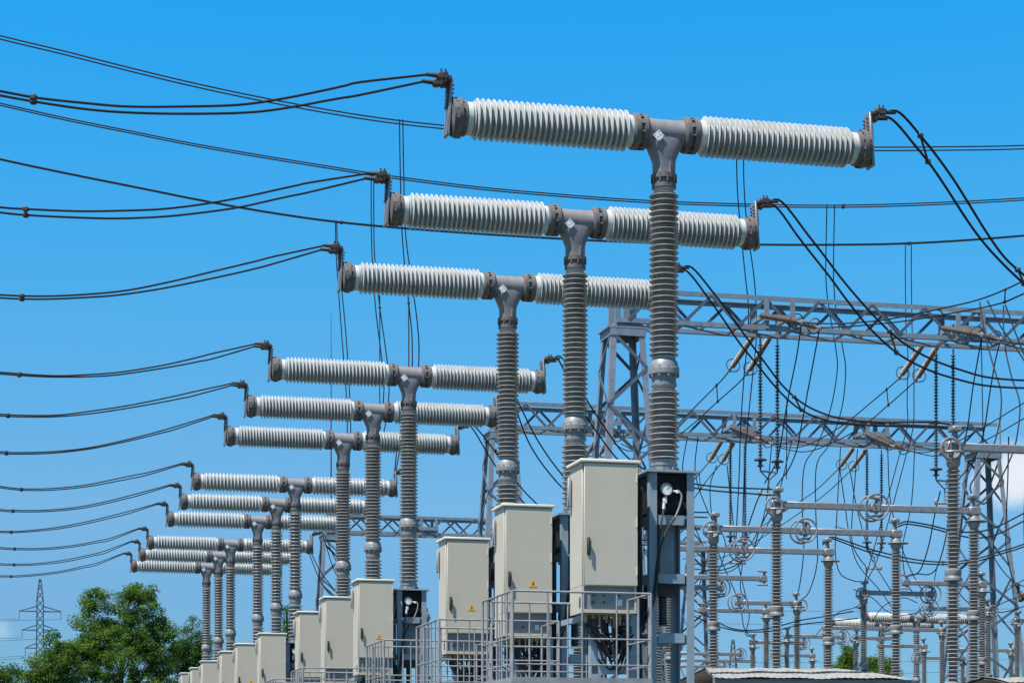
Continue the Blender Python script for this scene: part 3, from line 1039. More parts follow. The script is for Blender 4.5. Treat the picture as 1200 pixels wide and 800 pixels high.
LEFT = {
    0: ([(512, 92), (498, 88), (470, 89), (430, 95), (380, 106), (330, 116), (280, 123), (215, 125), (150, 125), (100, 121), (45, 115), (0, 107), (-60, 96), (-160, 70)],
        [(512, 107), (495, 105), (450, 108), (400, 115), (340, 126), (290, 132), (215, 133.5), (150, 132), (100, 128), (45, 120), (0, 112), (-60, 100), (-160, 74)], 41),
    1: ([(437, 206), (425, 205), (390, 209), (340, 219), (290, 230), (240, 239), (190, 245), (140, 247), (90, 247.5), (30, 245), (0, 243), (-60, 236), (-160, 218)],
        [(435, 217), (420, 217), (380, 222), (330, 232), (280, 243), (230, 250), (190, 254), (140, 256), (90, 255), (30, 252), (0, 249), (-60, 241), (-160, 222)], 30),
    2: ([(388, 293), (375, 291), (340, 296), (300, 306), (250, 318), (200, 330), (150, 340), (100, 345), (50, 347), (0, 345.5), (-60, 340), (-160, 326)],
        [(386, 301), (370, 300), (330, 307), (290, 317), (240, 328), (190, 338), (140, 345.5), (100, 348.5), (50, 350.5), (0, 349), (-60, 343), (-160, 329)], 24),
    3: ([(311, 406), (295, 405), (270, 409), (230, 419), (190, 428), (140, 436), (100, 439), (60, 440), (0, 436), (-60, 430), (-130, 419)],
        [(309, 413), (285, 414), (250, 420), (210, 428), (160, 436), (120, 440.5), (60, 441.5), (0, 438), (-60, 432), (-130, 421)], 20),
    4: ([(285, 450), (268, 449.5), (235, 457), (200, 465), (150, 475), (110, 481), (70, 486), (30, 486.5), (0, 485), (-60, 479), (-130, 468)],
        [(283, 457), (260, 457), (225, 464), (190, 471), (150, 478), (110, 484), (70, 487.8), (30, 488.3), (0, 487), (-60, 481), (-130, 470)], 10),
    5: ([(261, 489), (245, 489), (215, 497), (180, 507), (140, 517), (100, 525), (60, 529), (20, 530), (0, 529), (-60, 524), (-130, 514)],
        [(259, 494), (238, 494.5), (205, 503), (170, 512), (130, 521), (100, 526.5), (60, 530.8), (20, 531.8), (0, 531), (-60, 526), (-130, 516)], 6),
    6: ([(225, 546), (210, 546), (180, 552), (140, 560), (100, 568), (60, 572), (25, 572.3), (0, 569.5), (-60, 562)],
        [(223, 550.5), (205, 550.5), (175, 556), (135, 564), (100, 570.2), (60, 574), (25, 574), (0, 571.2), (-60, 563.5)], 24),
    7: ([(211, 570), (195, 571), (165, 577), (130, 586), (90, 594), (50, 597.5), (15, 597.5), (0, 596.5), (-60, 590)],
        [(209, 574), (190, 575), (160, 581), (125, 589.5), (90, 596), (50, 599.2), (15, 599.2), (0, 598.2), (-60, 591.5)], 16),
    8: ([(197, 590.5), (180, 591.5), (150, 599), (110, 609), (70, 617), (30, 621.5), (0, 622), (-60, 618)],
        [(195, 594.5), (175, 596), (145, 603), (105, 612.5), (70, 619), (30, 623), (0, 623.5), (-60, 619.5)], 13),
    9: ([(175, 624), (160, 624.5), (130, 630), (90, 638), (50, 642), (17, 642), (0, 641), (-60, 636)],
        [(173, 627.5), (155, 628), (125, 633.5), (85, 640.5), (50, 643.6), (17, 643.6), (0, 642.6), (-60, 637.5)], 17),
    10: ([(167, 637.5), (150, 639), (120, 646), (80, 655), (40, 660), (0, 660), (-60, 656)],
         [(165, 641), (145, 643), (115, 649.5), (78, 657.5), (40, 661.6), (0, 661.6), (-60, 657.4)], 16),
    11: ([(157, 652), (140, 653.5), (110, 660), (70, 669), (30, 673.5), (0, 674), (-60, 671)],
         [(155, 655), (135, 657.5), (105, 663.5), (68, 671), (30, 675), (0, 675.4), (-60, 672.2)], 12),
}
for k in range(12):
    a, b, sp = LEFT[k]
    ax_l = ROOTS[k] + Vector((0, 0, AXZ)) + Vv * (-2.80)

    def starts(pts, dy):
        """begin each wire in its clamp on the terminal plate"""
        P = wire_path(pts, CK[k] + dy, CK[k] + dy)
        s = ROOTS[k] + Vector((0, 0, AXZ + 0.425)) - Vv * 2.80 + Uv * dy
        return [s] + [p for p in P if p.x < s.x - 0.6]
    paths = [starts(a, -0.12), starts(b, 0.12)]
    base = paths[0][0].copy()
    r = thing('twin_cable', 'twin black cable curving off left from the %s breaker of the row' % ('nearest' if k == 0 else 'farthest' if k == 11 else ORD[k]),
              'cable', base, 0, 'twin cables leaving the breakers to the left')
    for p in paths:
        MB().tube(catmull(p[::3] + [p[-1]], 3), 0.0145, 7).build('wire', 'cable_black', r, off=base)
    m = MB(); clamp_at(m, near_px(paths[0], sp), near_px(paths[1], sp), 0.05)
    m.build('spacer_clamp', 'clamp_metal', r, off=base)

# cables from the right ends
RIGHT = [
    (0, [(1040, 145), (1052, 146), (1078, 160), (1100, 186), (1125, 222), (1150, 263), (1175, 299), (1200, 322), (1240, 350), (1310, 385)],
        [(1036, 146), (1046, 148), (1062, 160), (1085, 186), (1110, 222), (1138, 265), (1162, 295), (1195, 328), (1235, 358), (1305, 395)], 25.0, 29.5, (1079, 1193), 'nearest', 'dropping steeply off right'),
    (1, [(897, 246), (915, 250), (935, 262), (960, 292), (985, 325), (1015, 360), (1050, 395), (1090, 420), (1140, 437), (1200, 446), (1330, 440)],
        [(892, 248), (906, 251), (925, 265), (945, 290), (972, 324), (1003, 365), (1040, 405), (1085, 432), (1135, 447), (1200, 455), (1330, 448)], 29.0, 33.5, (1040,), 'second', 'sagging off right'),
    (2, [(797, 323), (806, 323), (822, 330), (842, 350), (868, 386), (895, 423), (925, 460), (955, 480), (990, 491), (1040, 495), (1085, 494), (1112, 497)],
        [(795, 326), (802, 327), (815, 335), (835, 355), (860, 393), (888, 428), (920, 465), (950, 486), (990, 496), (1040, 499), (1085, 499), (1110, 502)], 32.3, 34.0, (930,), 'third', 'to the tall post at right'),
    (3, [(640, 429), (652, 430), (672, 445), (700, 488), (730, 530), (760, 552), (800, 564), (840, 570), (880, 572), (905, 573)],
        [(636, 431), (648, 433), (664, 450), (692, 495), (724, 538), (756, 558), (800, 569), (840, 575), (880, 578), (904, 580)], 39.0, 40.5, (), 'fourth', 'to the post behind the frame'),
    (4, [(586, 476), (600, 480), (620, 500), (650, 545), (690, 585), (740, 600), (790, 600), (830, 600)],
        [(583, 478), (596, 483), (612, 505), (642, 552), (686, 592), (740, 606), (790, 605), (829, 606)], 42.8, 44.0, (), 'fifth', 'passing behind the cabinets'),
    (5, [(540, 503), (552, 505), (575, 522), (602, 560), (640, 600), (690, 625), (740, 632), (772, 632)],
        [(537, 505), (548, 508), (568, 527), (595, 566), (634, 606), (690, 632), (740, 638), (771, 638)], 46.3, 47.5, (), 'sixth', 'crossing the lattice tower'),
    (9, [(360, 632), (370, 633), (385, 645), (402, 668), (425, 700), (460, 720)],
        [(358, 633), (366, 636), (380, 650), (396, 674), (420, 706), (455, 727)], 66, 67, (), 'tenth', 'across the far small tower'),
    (10, [(346, 646), (358, 650), (375, 668), (400, 700), (425, 722)],
         [(344, 648), (354, 653), (370, 673), (395, 706), (420, 728)], 69.5, 70.5, (), 'eleventh', 'beside the far small tower'),
]
for k, a, b, ca, cb, sps, nm, how in RIGHT:
    ca = CK[k]; cb = CK[k] + (cb - ca if False else 1.2)
    s1 = ROOTS[k] + Vector((0, 0, AXZ + 0.425)) + Vv * 2.80

    def rp(pts, dy):
        P = wire_path(pts, ca + dy, cb + dy, 4)
        s = s1 + Uv * dy
        q = [p for p in P if p.x > s.x + 0.42]
        return catmull([s - Vv * 0.1, s + Vv * 0.10] + q[::3] + [P[-1]], 5)
    paths = [rp(a, -0.12), rp(b, 0.12)]
    base = paths[0][0].copy()
    r = thing('twin_cable', 'twin black cable from the %s breaker\'s right end, %s' % (nm, how), 'cable', base, 0, 'twin cables leaving the breakers to the right')
    for p in paths:
        MB().tube(p, 0.0155, 7).build('wire', 'cable_black', r, off=base)
    for sp in sps:
        m = MB(); clamp_at(m, near_px(paths[0], sp), near_px(paths[1], sp + 8), 0.045)
        m.build('spacer_clamp', 'clamp_metal', r, off=base)

# long overhead conductors
OVER = [
    (6, [(-120, 12), (0, 42), (75, 60), (150, 79), (225, 97), (300, 113), (380, 128), (450, 139), (520, 147), (650, 159), (780, 166), (900, 171), (1020, 172.5), (1120, 172), (1200, 170.5), (1330, 165)], 4, 'topmost'),
    (7, [(-120, 94), (0, 121), (75, 138), (150, 153), (225, 168), (300, 181), (380, 194), (450, 205), (560, 219), (660, 228), (760, 235), (870, 239), (975, 240.5), (1080, 238), (1200, 232), (1330, 222)], 2.5, 'middle'),
    (8, [(-120, 158), (0, 186), (80, 203), (160, 219), (240, 235), (320, 249), (400, 260), (500, 269), (620, 277), (740, 283), (890, 286), (1000, 286), (1065, 284.5), (1130, 281), (1200, 275.5), (1330, 264)], 0.0, 'lowest'),
]
for k, pts, gap, nm in OVER:
    (xa, ya), (xb, yb), (xc, yc), (xd, yd) = pts[0], pts[1], pts[-2], pts[-1]
    pts = [(xa + 4 * (xa - xb), ya + 4.4 * (ya - yb))] + pts + [(xd + 5 * (xd - xc), yd + 6.5 * (yd - yc))]
    c = CK[k]
    wires = [(pts, c, c), ([(x, y + max(gap, 1.2)) for x, y in pts], c + 0.3, c + 0.3)]
    cable('overhead_conductor', '%s of the three long overhead wire pairs crossing the whole sky' % nm, 'overhead wire', wires, 0.019, 'line_alloy', 'long overhead wires across the sky',
          spacers={6: (), 7: (989,), 8: (395, 1062)}[k], clamp_r=0.06)

DROPS = [
    ('slack wire pair hanging from the topmost line behind the two nearest left heads', 6,
     [(468, 140), (469, 200), (471, 270), (475, 320), (480, 365), (483, 400), (482, 450), (474, 490), (466, 520), (462, 558)],
     [(472, 140), (473, 200), (475, 270), (481, 320), (488, 370), (491, 410), (488, 455), (478, 495), (469, 525), (463, 558)], (479,), 0.0),
    ('slack wire pair hanging from the middle line left of the second head', 7,
     [(435, 205), (435, 250), (436, 300), (440, 360), (446, 410), (450, 450), (446, 495), (436, 540), (431, 582)],
     [(438, 205), (438, 250), (439, 300), (445, 360), (452, 410), (456, 450), (452, 495), (440, 545), (432, 582)], (445,), 0.0),
    ('slack wire pair hanging from the lowest line left of the third head', 8,
     [(393, 260), (394, 300), (397, 345), (401, 400), (405, 450), (407, 500), (405, 560), (402, 602)],
     [(394.5, 260), (396, 300), (401, 345), (406, 400), (409, 450), (411, 500), (408, 560), (404, 602)], (), 0.0),
    ('wire pair dropping from the topmost line behind the second head\'s right end', 6,
     [(863, 171), (864, 220), (868, 270), (873, 320), (877, 360), (876, 400), (872, 440), (868, 500), (866, 560), (862, 640)],
     [(871, 171), (872, 220), (876, 270), (883, 320), (886, 360), (886, 400), (882, 440), (876, 500), (872, 560), (870, 640)], (), 3.0),
    ('wire pair dropping from the middle line to a low post, crossing both beams', 7,
     [(969, 241), (968, 290), (968, 330), (972, 365), (979, 405), (981, 435), (973, 480), (958, 520), (943, 545), (940, 590), (942, 640), (938, 680), (933, 702)],
     [(978, 241), (977, 290), (977, 330), (980, 365), (987, 405), (991, 435), (986, 480), (972, 520), (957, 545), (956, 600), (958, 655), (948, 693), (935, 704)], (), 3.2),
    ('wire pair dropping from the lowest line beside the beam\'s right bracket', 8,
     [(1061, 285), (1061, 330), (1062, 390), (1064, 420), (1063, 470), (1063, 500), (1052, 540), (1036, 600), (1022, 650), (1013, 681)],
     [(1068, 285), (1068, 330), (1069, 390), (1071, 420), (1071, 460), (1070, 500), (1060, 540), (1044, 600), (1028, 655), (1014, 683)], (), -1.5),
]
for lab, k, a, b, sps, dc in DROPS:
    cable('dropper_cable', lab, 'hanging wire', [(a, CK[k], CK[k] + dc), (b, CK[k] + 0.2, CK[k] + dc + 0.2)], 0.016, 'cable_black', 'wires hanging from the overhead lines', sps, clamp_r=0.05)

# ------------------------------------------------------------------ strain strings and conductors on the gantries


def insulator_string(mb, a, b, rc, rf, pitch):
    a, b = Vector(a), Vector(b)
    d = b - a
    M = Matrix.Translation(a) @ d.to_track_quat('Z', 'Y').to_matrix().to_4x4()
    mb.lathe(shed_profile(0.0, d.length, rc, rf, pitch), M, 14)


def strain_string(a, b, lab, label_group, ring=True):
    """brown long-rod strain string from a bracket to a conductor, its arcing ring near the far end"""
    root = thing('strain_insulator', lab, 'insulator string', a, 0, label_group)
    d = (b - a).normalized()
    m = MB(); insulator_string(m, a + d * 0.12, b - d * 0.10, 0.048, 0.076, 0.05)
    m.build('insulator_rod', 'string_brown', root, off=a)
    MB().cyl(a, a + d * 0.14, 0.03, 8).build('end_fitting', 'aluminium', root, off=a)
    m = MB(); m.cyl(b - d * 0.12, b + d * 0.16, 0.028, 8); m.box(b + d * 0.14, (0.09, 0.09, 0.12), None, 0.015)
    m.build('end_fitting', 'aluminium', root, off=a)
    m = MB()
    for q in ((0.0),):
        cc = b - d * 0.16
        m.torus(cc, 0.19, 0.016, d, 22, 6)
        x = d.orthogonal().normalized()
        m.bar(cc - x * 0.19, cc + x * 0.19, 0.02, 0.02)
    m.build('arcing_ring', 'dark_steel', root, off=a)
    return root


def suspension_string(px, ytop, ybot, c, lab):
    top = pp(px, ytop, c); bot = pp(px, ybot, c); bot.x, bot.y = top.x, top.y
    root = thing('suspension_insulator', lab, 'insulator string', top, 0, 'dark beaded strings hanging from the beams')
    m = MB(); insulator_string(m, top - Vector((0, 0, .15)), bot + Vector((0, 0, .05)), 0.026, 0.066, 0.085)
    m.build('insulator_rod', 'string_dark', root, off=top)
    m = MB(); m.lathe([(0.03, 0.10), (0.14, 0.075), (0.17, 0.06), (0.17, 0.035), (0.05, 0.02), (0.04, -0.08), (0.085, -0.09), (0.085, -0.12), (0.03, -0.13), (0.02, -0.22)], Matrix.Translation(bot), 20)
    m.build('end_fitting', 'dark_steel', root, off=top)
    MB().cyl(top, top - Vector((0, 0, .2)), 0.025, 8).build('hanger', 'dark_steel', root, off=top)
    return bot


G_FAR = 'brown strain strings on the gantry beams'
# beam 1, far side
for nd, (pa, pb, qa, qb) in enumerate((((884, 392), (857, 431), (903, 394), (877, 435)), ((1082, 403), (1056, 440), (1099, 405), (1075, 443)))):
    nm = ('left', 'right')[nd]
    for (s, e, wh) in ((pa, pb, 'left'), (qa, qb, 'right')):
        strain_string(pp(s[0], s[1], c1 + 0.6), pp(e[0], e[1], c1 + 2.5), 'brown strain string slanting below the highest beam, %s one of its %s pair' % (wh, nm), G_FAR)
# spans from beam 1 down the row to beam 2
cable('twin_conductor', 'twin conductor running away from the highest beam\'s left slanting pair', 'conductor',
      [([(854, 435), (845, 446), (820, 471), (797, 494), (775, 512), (740, 528), (715, 517)], c1 + 2.7, c2 - 2.4),
       ([(874, 439), (864, 450), (838, 473), (815, 494), (790, 513), (755, 530), (728, 520)], c1 + 2.7, c2 - 2.4)], 0.018, 'line_alloy', 'conductors strung between the beams', (841,))
cable('twin_conductor', 'twin conductor running away from the highest beam\'s right slanting pair', 'conductor',
      [([(1053, 444), (1044, 452), (1020, 472), (997, 491), (970, 509), (935, 524), (898, 519)], c1 + 2.7, c2 - 2.2),
       ([(1072, 447), (1062, 456), (1038, 477), (1015, 496), (985, 514), (945, 529), (908, 523)], c1 + 2.7, c2 - 2.2)], 0.018, 'line_alloy', 'conductors strung between the beams', (1040,))
# beam 1, near side
for nd, (pa, pb, qa, qb) in enumerate((((890, 369), (937, 377), (908, 371), (958, 383)), ((1104, 384), (1148, 392), (1122, 386), (1170, 397)))):
    nm = ('left', 'right')[nd]
    for (s, e, wh) in ((pa, pb, 'left'), (qa, qb, 'right')):
        strain_string(pp(s[0], s[1], c1 - 0.6), pp(e[0], e[1], c1 - 2.6), 'brown strain string lying across the highest beam, %s one of its %s pair' % (wh, nm), G_FAR)
cable('twin_conductor', 'twin conductor rising right from the highest beam\'s left bracket', 'conductor',
      [([(941, 378), (985, 379), (1040, 374), (1100, 362), (1150, 350), (1200, 329), (1300, 280)], c1 - 2.8, c1 - 12),
       ([(962, 384), (1000, 382), (1060, 376), (1120, 366), (1170, 356), (1200, 344), (1300, 300)], c1 - 2.8, c1 - 12)], 0.019, 'line_alloy', 'conductors strung between the beams', (1103, 1178))
cable('twin_conductor', 'twin conductor leaving the highest beam\'s right bracket off the frame', 'conductor',
      [([(1152, 393), (1175, 399), (1200, 402), (1300, 395)], c1 - 2.8, c1 - 9), ([(1173, 398), (1190, 402), (1210, 404), (1300, 401)], c1 - 2.8, c1 - 9)], 0.018, 'line_alloy', 'conductors strung between the beams')
# beam 2, far and near side
for nd, (pa, pb, qa, qb) in enumerate((((846, 516), (833, 538), (860, 518), (847, 540)), ((1000, 525), (985, 546), (1015, 527), (999, 548)), ((702, 509), (690, 530), (716, 510), (704, 531)))):
    nm = ('middle', 'right', 'left')[nd]
    for (s, e, wh) in ((pa, pb, 'left'), (qa, qb, 'right')):
        strain_string(pp(s[0], s[1], c2 + 0.6), pp(e[0], e[1], c2 + 2.4), 'brown strain string slanting below the middle beam, %s one of its %s pair' % (wh, nm), G_FAR)
for nd, (pa, pb, qa, qb) in enumerate((((855, 500), (887, 513), (870, 502), (903, 519)), ((1013, 508), (1045, 522), (1028, 510), (1062, 527)), ((694, 492), (716, 508), (704, 493), (726, 512)))):
    nm = ('middle', 'right', 'left')[nd]
    for (s, e, wh) in ((pa, pb, 'left'), (qa, qb, 'right')):
        strain_string(pp(s[0], s[1], c2 - 0.6), pp(e[0], e[1], c2 - 2.4), 'brown strain string lying across the middle beam, %s one of its %s pair' % (wh, nm), G_FAR)
cable('twin_conductor', 'twin conductor slanting down left from the middle beam\'s middle bracket', 'conductor',
      [([(831, 541), (815, 560), (795, 585), (770, 610), (700, 640), (640, 632)], c2 + 2.6, c3 - 2), ([(845, 543), (828, 563), (808, 590), (780, 616), (710, 645), (650, 636)], c2 + 2.6, c3 - 2)],
      0.018, 'line_alloy', 'conductors strung between the beams', (820,))
cable('twin_conductor', 'twin conductor slanting down left from the middle beam\'s right bracket', 'conductor',
      [([(983, 549), (955, 575), (925, 595), (890, 618), (850, 640), (800, 655)], c2 + 2.6, c3 - 2), ([(997, 551), (968, 578), (935, 602), (900, 625), (860, 648), (810, 662)], c2 + 2.6, c3 - 2)],
      0.018, 'line_alloy', 'conductors strung between the beams')
cable('twin_conductor', 'twin conductor rising right between the middle and the highest beam', 'conductor',
      [([(1047, 523), (1080, 530), (1110, 522), (1145, 505), (1200, 472), (1260, 440)], c2 - 2.6, c1 + 3), ([(1065, 528), (1095, 534), (1125, 528), (1160, 513), (1200, 490), (1270, 450)], c2 - 2.6, c1 + 3)],
      0.018, 'line_alloy', 'conductors strung between the beams')

# hanging strings, their yokes and jumpers
sb = []
for px, y0, y1, c, lab in ((891, 396, 541, c1, 'dark beaded string under the highest beam, left one of its left pair'), (911, 397, 543, c1, 'dark beaded string under the highest beam, right one of its left pair'),
                           (1097, 408, 552, c1, 'dark beaded string under the highest beam, left one of its right pair'), (1117, 409, 554, c1, 'dark beaded string under the highest beam, right one of its right pair'),
                           (856, 516, 630, c2, 'dark beaded string under the middle beam, left one of its middle pair'), (873, 517, 631, c2, 'dark beaded string under the middle beam, right one of its middle pair'),
                           (1016, 526, 637, c2, 'dark beaded string under the middle beam, left one of its right pair'), (1033, 527, 638, c2, 'dark beaded string under the middle beam, right one of its right pair')):
    sb.append(suspension_string(px, y0, y1, c, lab))
for i, lab in enumerate(('yoke plate below the highest beam\'s left hanging pair', 'yoke plate below the highest beam\'s right hanging pair',
                         'yoke plate below the middle beam\'s middle hanging pair', 'yoke plate below the middle beam\'s right hanging pair')):
    a, b = sb[2 * i], sb[2 * i + 1]
    z = -0.24
    m_ = (a + b) / 2
    root = thing('yoke', lab, 'yoke', m_ + Vector((0, 0, z - 0.6)), 0, 'yokes joining the hanging strings')
    off = m_ + Vector((0, 0, z - 0.6))
    m = MB()
    m.bar(a + Vector((0, 0, z)), b + Vector((0, 0, z)), 0.10, 0.03)
    m.bar(a + Vector((0, 0, z)), m_ + Vector((0, 0, z - 0.22)), 0.03, 0.03)
    m.bar(b + Vector((0, 0, z)), m_ + Vector((0, 0, z - 0.22)), 0.03, 0.03)
    m.cyl(m_ + Vector((0, 0, z - 0.2)), m_ + Vector((0, 0, z - 0.55)), 0.02, 8)
    m.build('yoke_plate', 'aluminium', root, off=off)
    m = MB()
    m.box(m_ + Vector((0, 0, z - 0.6)), (0.54, 0.07, 0.06), Matrix.Rotation(A, 3, 'Z'), 0.02)
    for s in (-1, 1):
        m.box(m_ + Vv * 0.25 * s + Vector((0, 0, z - 0.57)), (0.08, 0.10, 0.17), None, 0.025)
    m.build('jumper_clamp', 'grey_casting', root, off=off)

JUMP = [
    ('jumper pair hanging from the highest beam\'s left bracket to its yoke', c1 - 2.6, c1,
     [(939, 381), (934, 415), (929, 440), (922, 475), (914, 525), (908, 545), (896, 566)], [(960, 387), (952, 430), (945, 467), (938, 505), (934, 526), (925, 548), (910, 569)], (922,)),
    ('jumper pair curving down left from the yoke above the left post', c1, c1 + 6,
     [(894, 572), (886, 590), (876, 620), (872, 640), (860, 655), (840, 664), (815, 660)], [(909, 574), (902, 595), (890, 620), (882, 645), (866, 660), (842, 668), (812, 666)], ()),
    ('jumper pair hanging from the highest beam\'s right bracket down past the cloud', c1 - 2.6, c1,
     [(1150, 398), (1146, 420), (1140, 455), (1133, 505), (1122, 545), (1108, 568)], [(1172, 400), (1166, 425), (1160, 460), (1152, 510), (1140, 540), (1118, 568)], (1152,)),
    ('bowed jumper pair joining the rising conductors to the right tall post', c1 - 7, CK[3] + 3.4,
     [(1148, 354), (1155, 395), (1166, 435), (1173, 460), (1172, 490), (1163, 525), (1145, 555), (1137, 570), (1142, 584), (1149, 588)],
     [(1176, 358), (1177, 400), (1185, 440), (1195, 472), (1192, 510), (1185, 535), (1172, 562), (1162, 580), (1155, 589), (1151, 590)], (1172,)),
    ('jumper pair fanning down off the right edge from the rising conductors', c1 - 7, c1 - 9,
     [(1157, 352), (1173, 383), (1200, 422), (1260, 520)], [(1178, 357), (1194, 400), (1215, 450), (1270, 560)], ()),
    ('long single-clamp wire pair hanging in front of the cloud', c1 - 7, c2,
     [(1182, 512), (1181, 560), (1179, 615), (1180, 650), (1192, 690), (1215, 720)], [(1206, 480), (1202, 560), (1200, 620), (1204, 680), (1215, 710)], ()),
    ('twin cable from the farther tall post curving off right', CK[4] + 1, CK[4] + 1.5,
     [(1052, 614), (1060, 611), (1067, 611), (1090, 615), (1120, 622), (1145, 623), (1170, 616), (1200, 601), (1260, 570)], [(1052, 617), (1060, 614), (1067, 614), (1090, 618), (1120, 626), (1145, 630), (1170, 625), (1200, 610), (1260, 580)], ()),
    ('thick twin cable from the shorter post sagging across to the right edge', CK[5] + 1, CK[5] + 1.5,
     [(964, 636), (970, 631), (976, 629), (990, 633), (1020, 643), (1060, 653), (1100, 658), (1140, 655), (1175, 645), (1200, 637), (1260, 612)],
     [(964, 638), (970, 633), (976, 631), (990, 636), (1020, 647), (1060, 657), (1100, 661), (1140, 658), (1175, 648), (1200, 640), (1260, 615)], (1107,)),
    ('looping wire pair in front of the second tall post', c1, c1 + 3,
     [(1102, 575), (1096, 600), (1088, 640), (1078, 668), (1066, 674), (1058, 672)], [(1112, 577), (1110, 620), (1100, 660), (1090, 672), (1075, 672), (1060, 674)], ()),
    ('sagging wire pair low between the posts right of the nearest frame', CK[5] + 10, CK[5] + 11,
     [(806, 712), (830, 722), (855, 735), (880, 738), (905, 735), (935, 727), (965, 722), (1000, 716)], [(806, 718), (835, 731), (860, 738), (885, 740), (910, 738), (940, 731), (968, 728), (1005, 724)], ()),
    ('thin wire pair falling from the middle beam to a low left post', c2 + 2, c2 + 6,
     [(852, 545), (858, 600), (863, 650), (872, 690), (878, 720), (874, 742), (880, 745)], [(840, 545), (832, 575), (840, 640), (860, 690), (868, 712), (872, 735), (881, 747)], ()),
    ('crossing thin wire pair under the middle beam\'s right bracket', c2 + 2, c2 + 7,
     [(996, 550), (1003, 590), (1012, 625), (1022, 655), (1040, 685), (1055, 710)], [(984, 548), (990, 590), (995, 625), (1005, 660), (1030, 690), (1046, 712)], ()),
    ('thin wire pair hanging from the middle beam near the corona ring', c2 - 2, c2 - 2,
     [(985, 524), (983, 560), (980, 617), (979, 650), (985, 672), (1000, 680), (1010, 681)], [(1005, 526), (1002, 560), (998, 617), (1000, 640), (1008, 655), (1015, 665), (1014, 681)], (980,)),
    ('wire pair arching over the lowest far post heads', c2 + 8, c2 + 9,
     [(955, 745), (970, 728), (985, 716), (1000, 712), (1012, 705)], [(1022, 728), (1033, 712), (1045, 704), (1060, 700), (1075, 706)], ()),
    ('slack wire pair crossing the right lattice tower low down', c2 - 3, c2 - 2,
     [(1120, 690), (1135, 706), (1155, 716), (1180, 716), (1205, 708)], [(1122, 740), (1140, 728), (1162, 712), (1182, 690), (1205, 676)], ()),
    ('steep wire pair falling between the second and the tallest right post', c2, c2 + 5,
     [(1072, 524), (1068, 590), (1058, 640), (1062, 680), (1075, 700)], [(1040, 522), (1044, 590), (1060, 650), (1080, 690), (1096, 704)], ()),
    ('wire pair falling left of the second ringed arm', c2, c2 + 6,
     [(905, 514), (896, 600), (884, 630), (872, 652), (868, 690), (880, 705), (900, 708)], [(928, 516), (912, 580), (897, 620), (878, 650), (858, 668), (834, 672)], ()),
    ('slack wire pair low before the far ribbed heads', c2 + 10, c2 + 12,
     [(1000, 690), (1022, 700), (1040, 716), (1062, 720), (1090, 712)], [(1098, 664), (1092, 690), (1080, 712), (1060, 728), (1036, 732)], ()),
    ('thin wire pair hanging from the middle beam\'s left part behind the nearest frame', c2, c2 + 4,
     [(806, 509), (800, 555), (812, 610), (826, 650), (818, 690), (806, 705)], [(818, 510), (815, 555), (830, 600), (850, 636), (838, 676), (812, 700)], ()),
    ('wires tangled around the right lattice tower\'s foot', c2 - 2, c2,
     [(1160, 645), (1175, 668), (1190, 682), (1215, 692)], [(1160, 714), (1175, 706), (1190, 700), (1215, 690)], ()),
]
for lab, ca, cb, a, b, sps in JUMP:
    cable('jumper_cable', lab, 'hanging wire', [(a, ca, cb), (b, ca, cb)], 0.0175, 'cable_black', 'slack jumpers among the gantries and posts', sps, clamp_r=0.04)

# ------------------------------------------------------------------ disconnectors
ARM_Z = CZ + 5.45
ROTA = Matrix.Rotation(A, 3, 'Z')


def post_mesh(stages=2, r=0.117):
    """post insulator standing on z = 0"""
    m = MB()
    L = 1.74
    pr = [(r * 1.05, 0.0)]
    z = 0.0
    for i in range(stages):
        pr += [(r * 1.15, z + 0.005), (r * 1.15, z + 0.08), (r * .78, z + 0.10)]
        pr += shed_profile(z + 0.13, z + L - 0.05, r * 0.56, r * 1.02, 0.066, alt=True)
        pr += [(r * .78, z + L - 0.02), (r * .95, z + L + 0.02)]
        z += L + 0.06
    pr += [(r * 1.0, z), (r * 1.0, z + 0.02)]
    m.lathe(pr, None, 20)
    return m, z + 0.02


PM, PH = post_mesh()
POST_MESH = PM.build('post_insulator', 'post_insulator')
POST_DATA = POST_MESH.data
bpy.data.objects.remove(POST_MESH)
fm = MB()
fm.lathe([(0.12, 1.70), (0.148, 1.705), (0.148, 1.745), (0.135, 1.75), (0.11, 1.83), (0.105, 1.85)], None, 20)
FL_O = fm.build('post_flange', 'grey_casting'); FL_DATA = FL_O.data
bpy.data.objects.remove(FL_O)
sm = MB()
zb = ARM_Z - 0.22 - PH
sm.cyl((0, 0, 0.25), (0, 0, zb - 0.03), 0.11, 16)
sm.box((0, 0, zb - 0.02), (0.42, 0.42, 0.035))
sm.box((0, 0, 0.13), (0.7, 0.7, 0.26), None, 0.03)
SUP_O = sm.build('support_column', 'galvanised'); SUP_DATA = SUP_O.data
bpy.data.objects.remove(SUP_O)


def child(name, data, parent, loc=(0, 0, 0)):
    o = bpy.data.objects.new(name, data); COL.objects.link(o); o.parent = parent; o.location = loc
    return o


def add_post(root, x):
    child('support_column', SUP_DATA, root, (x, 0, 0))
    p = child('post_insulator', POST_DATA, root, (x, 0, zb))
    child('post_flange', FL_DATA, p, (0, 0, 0))


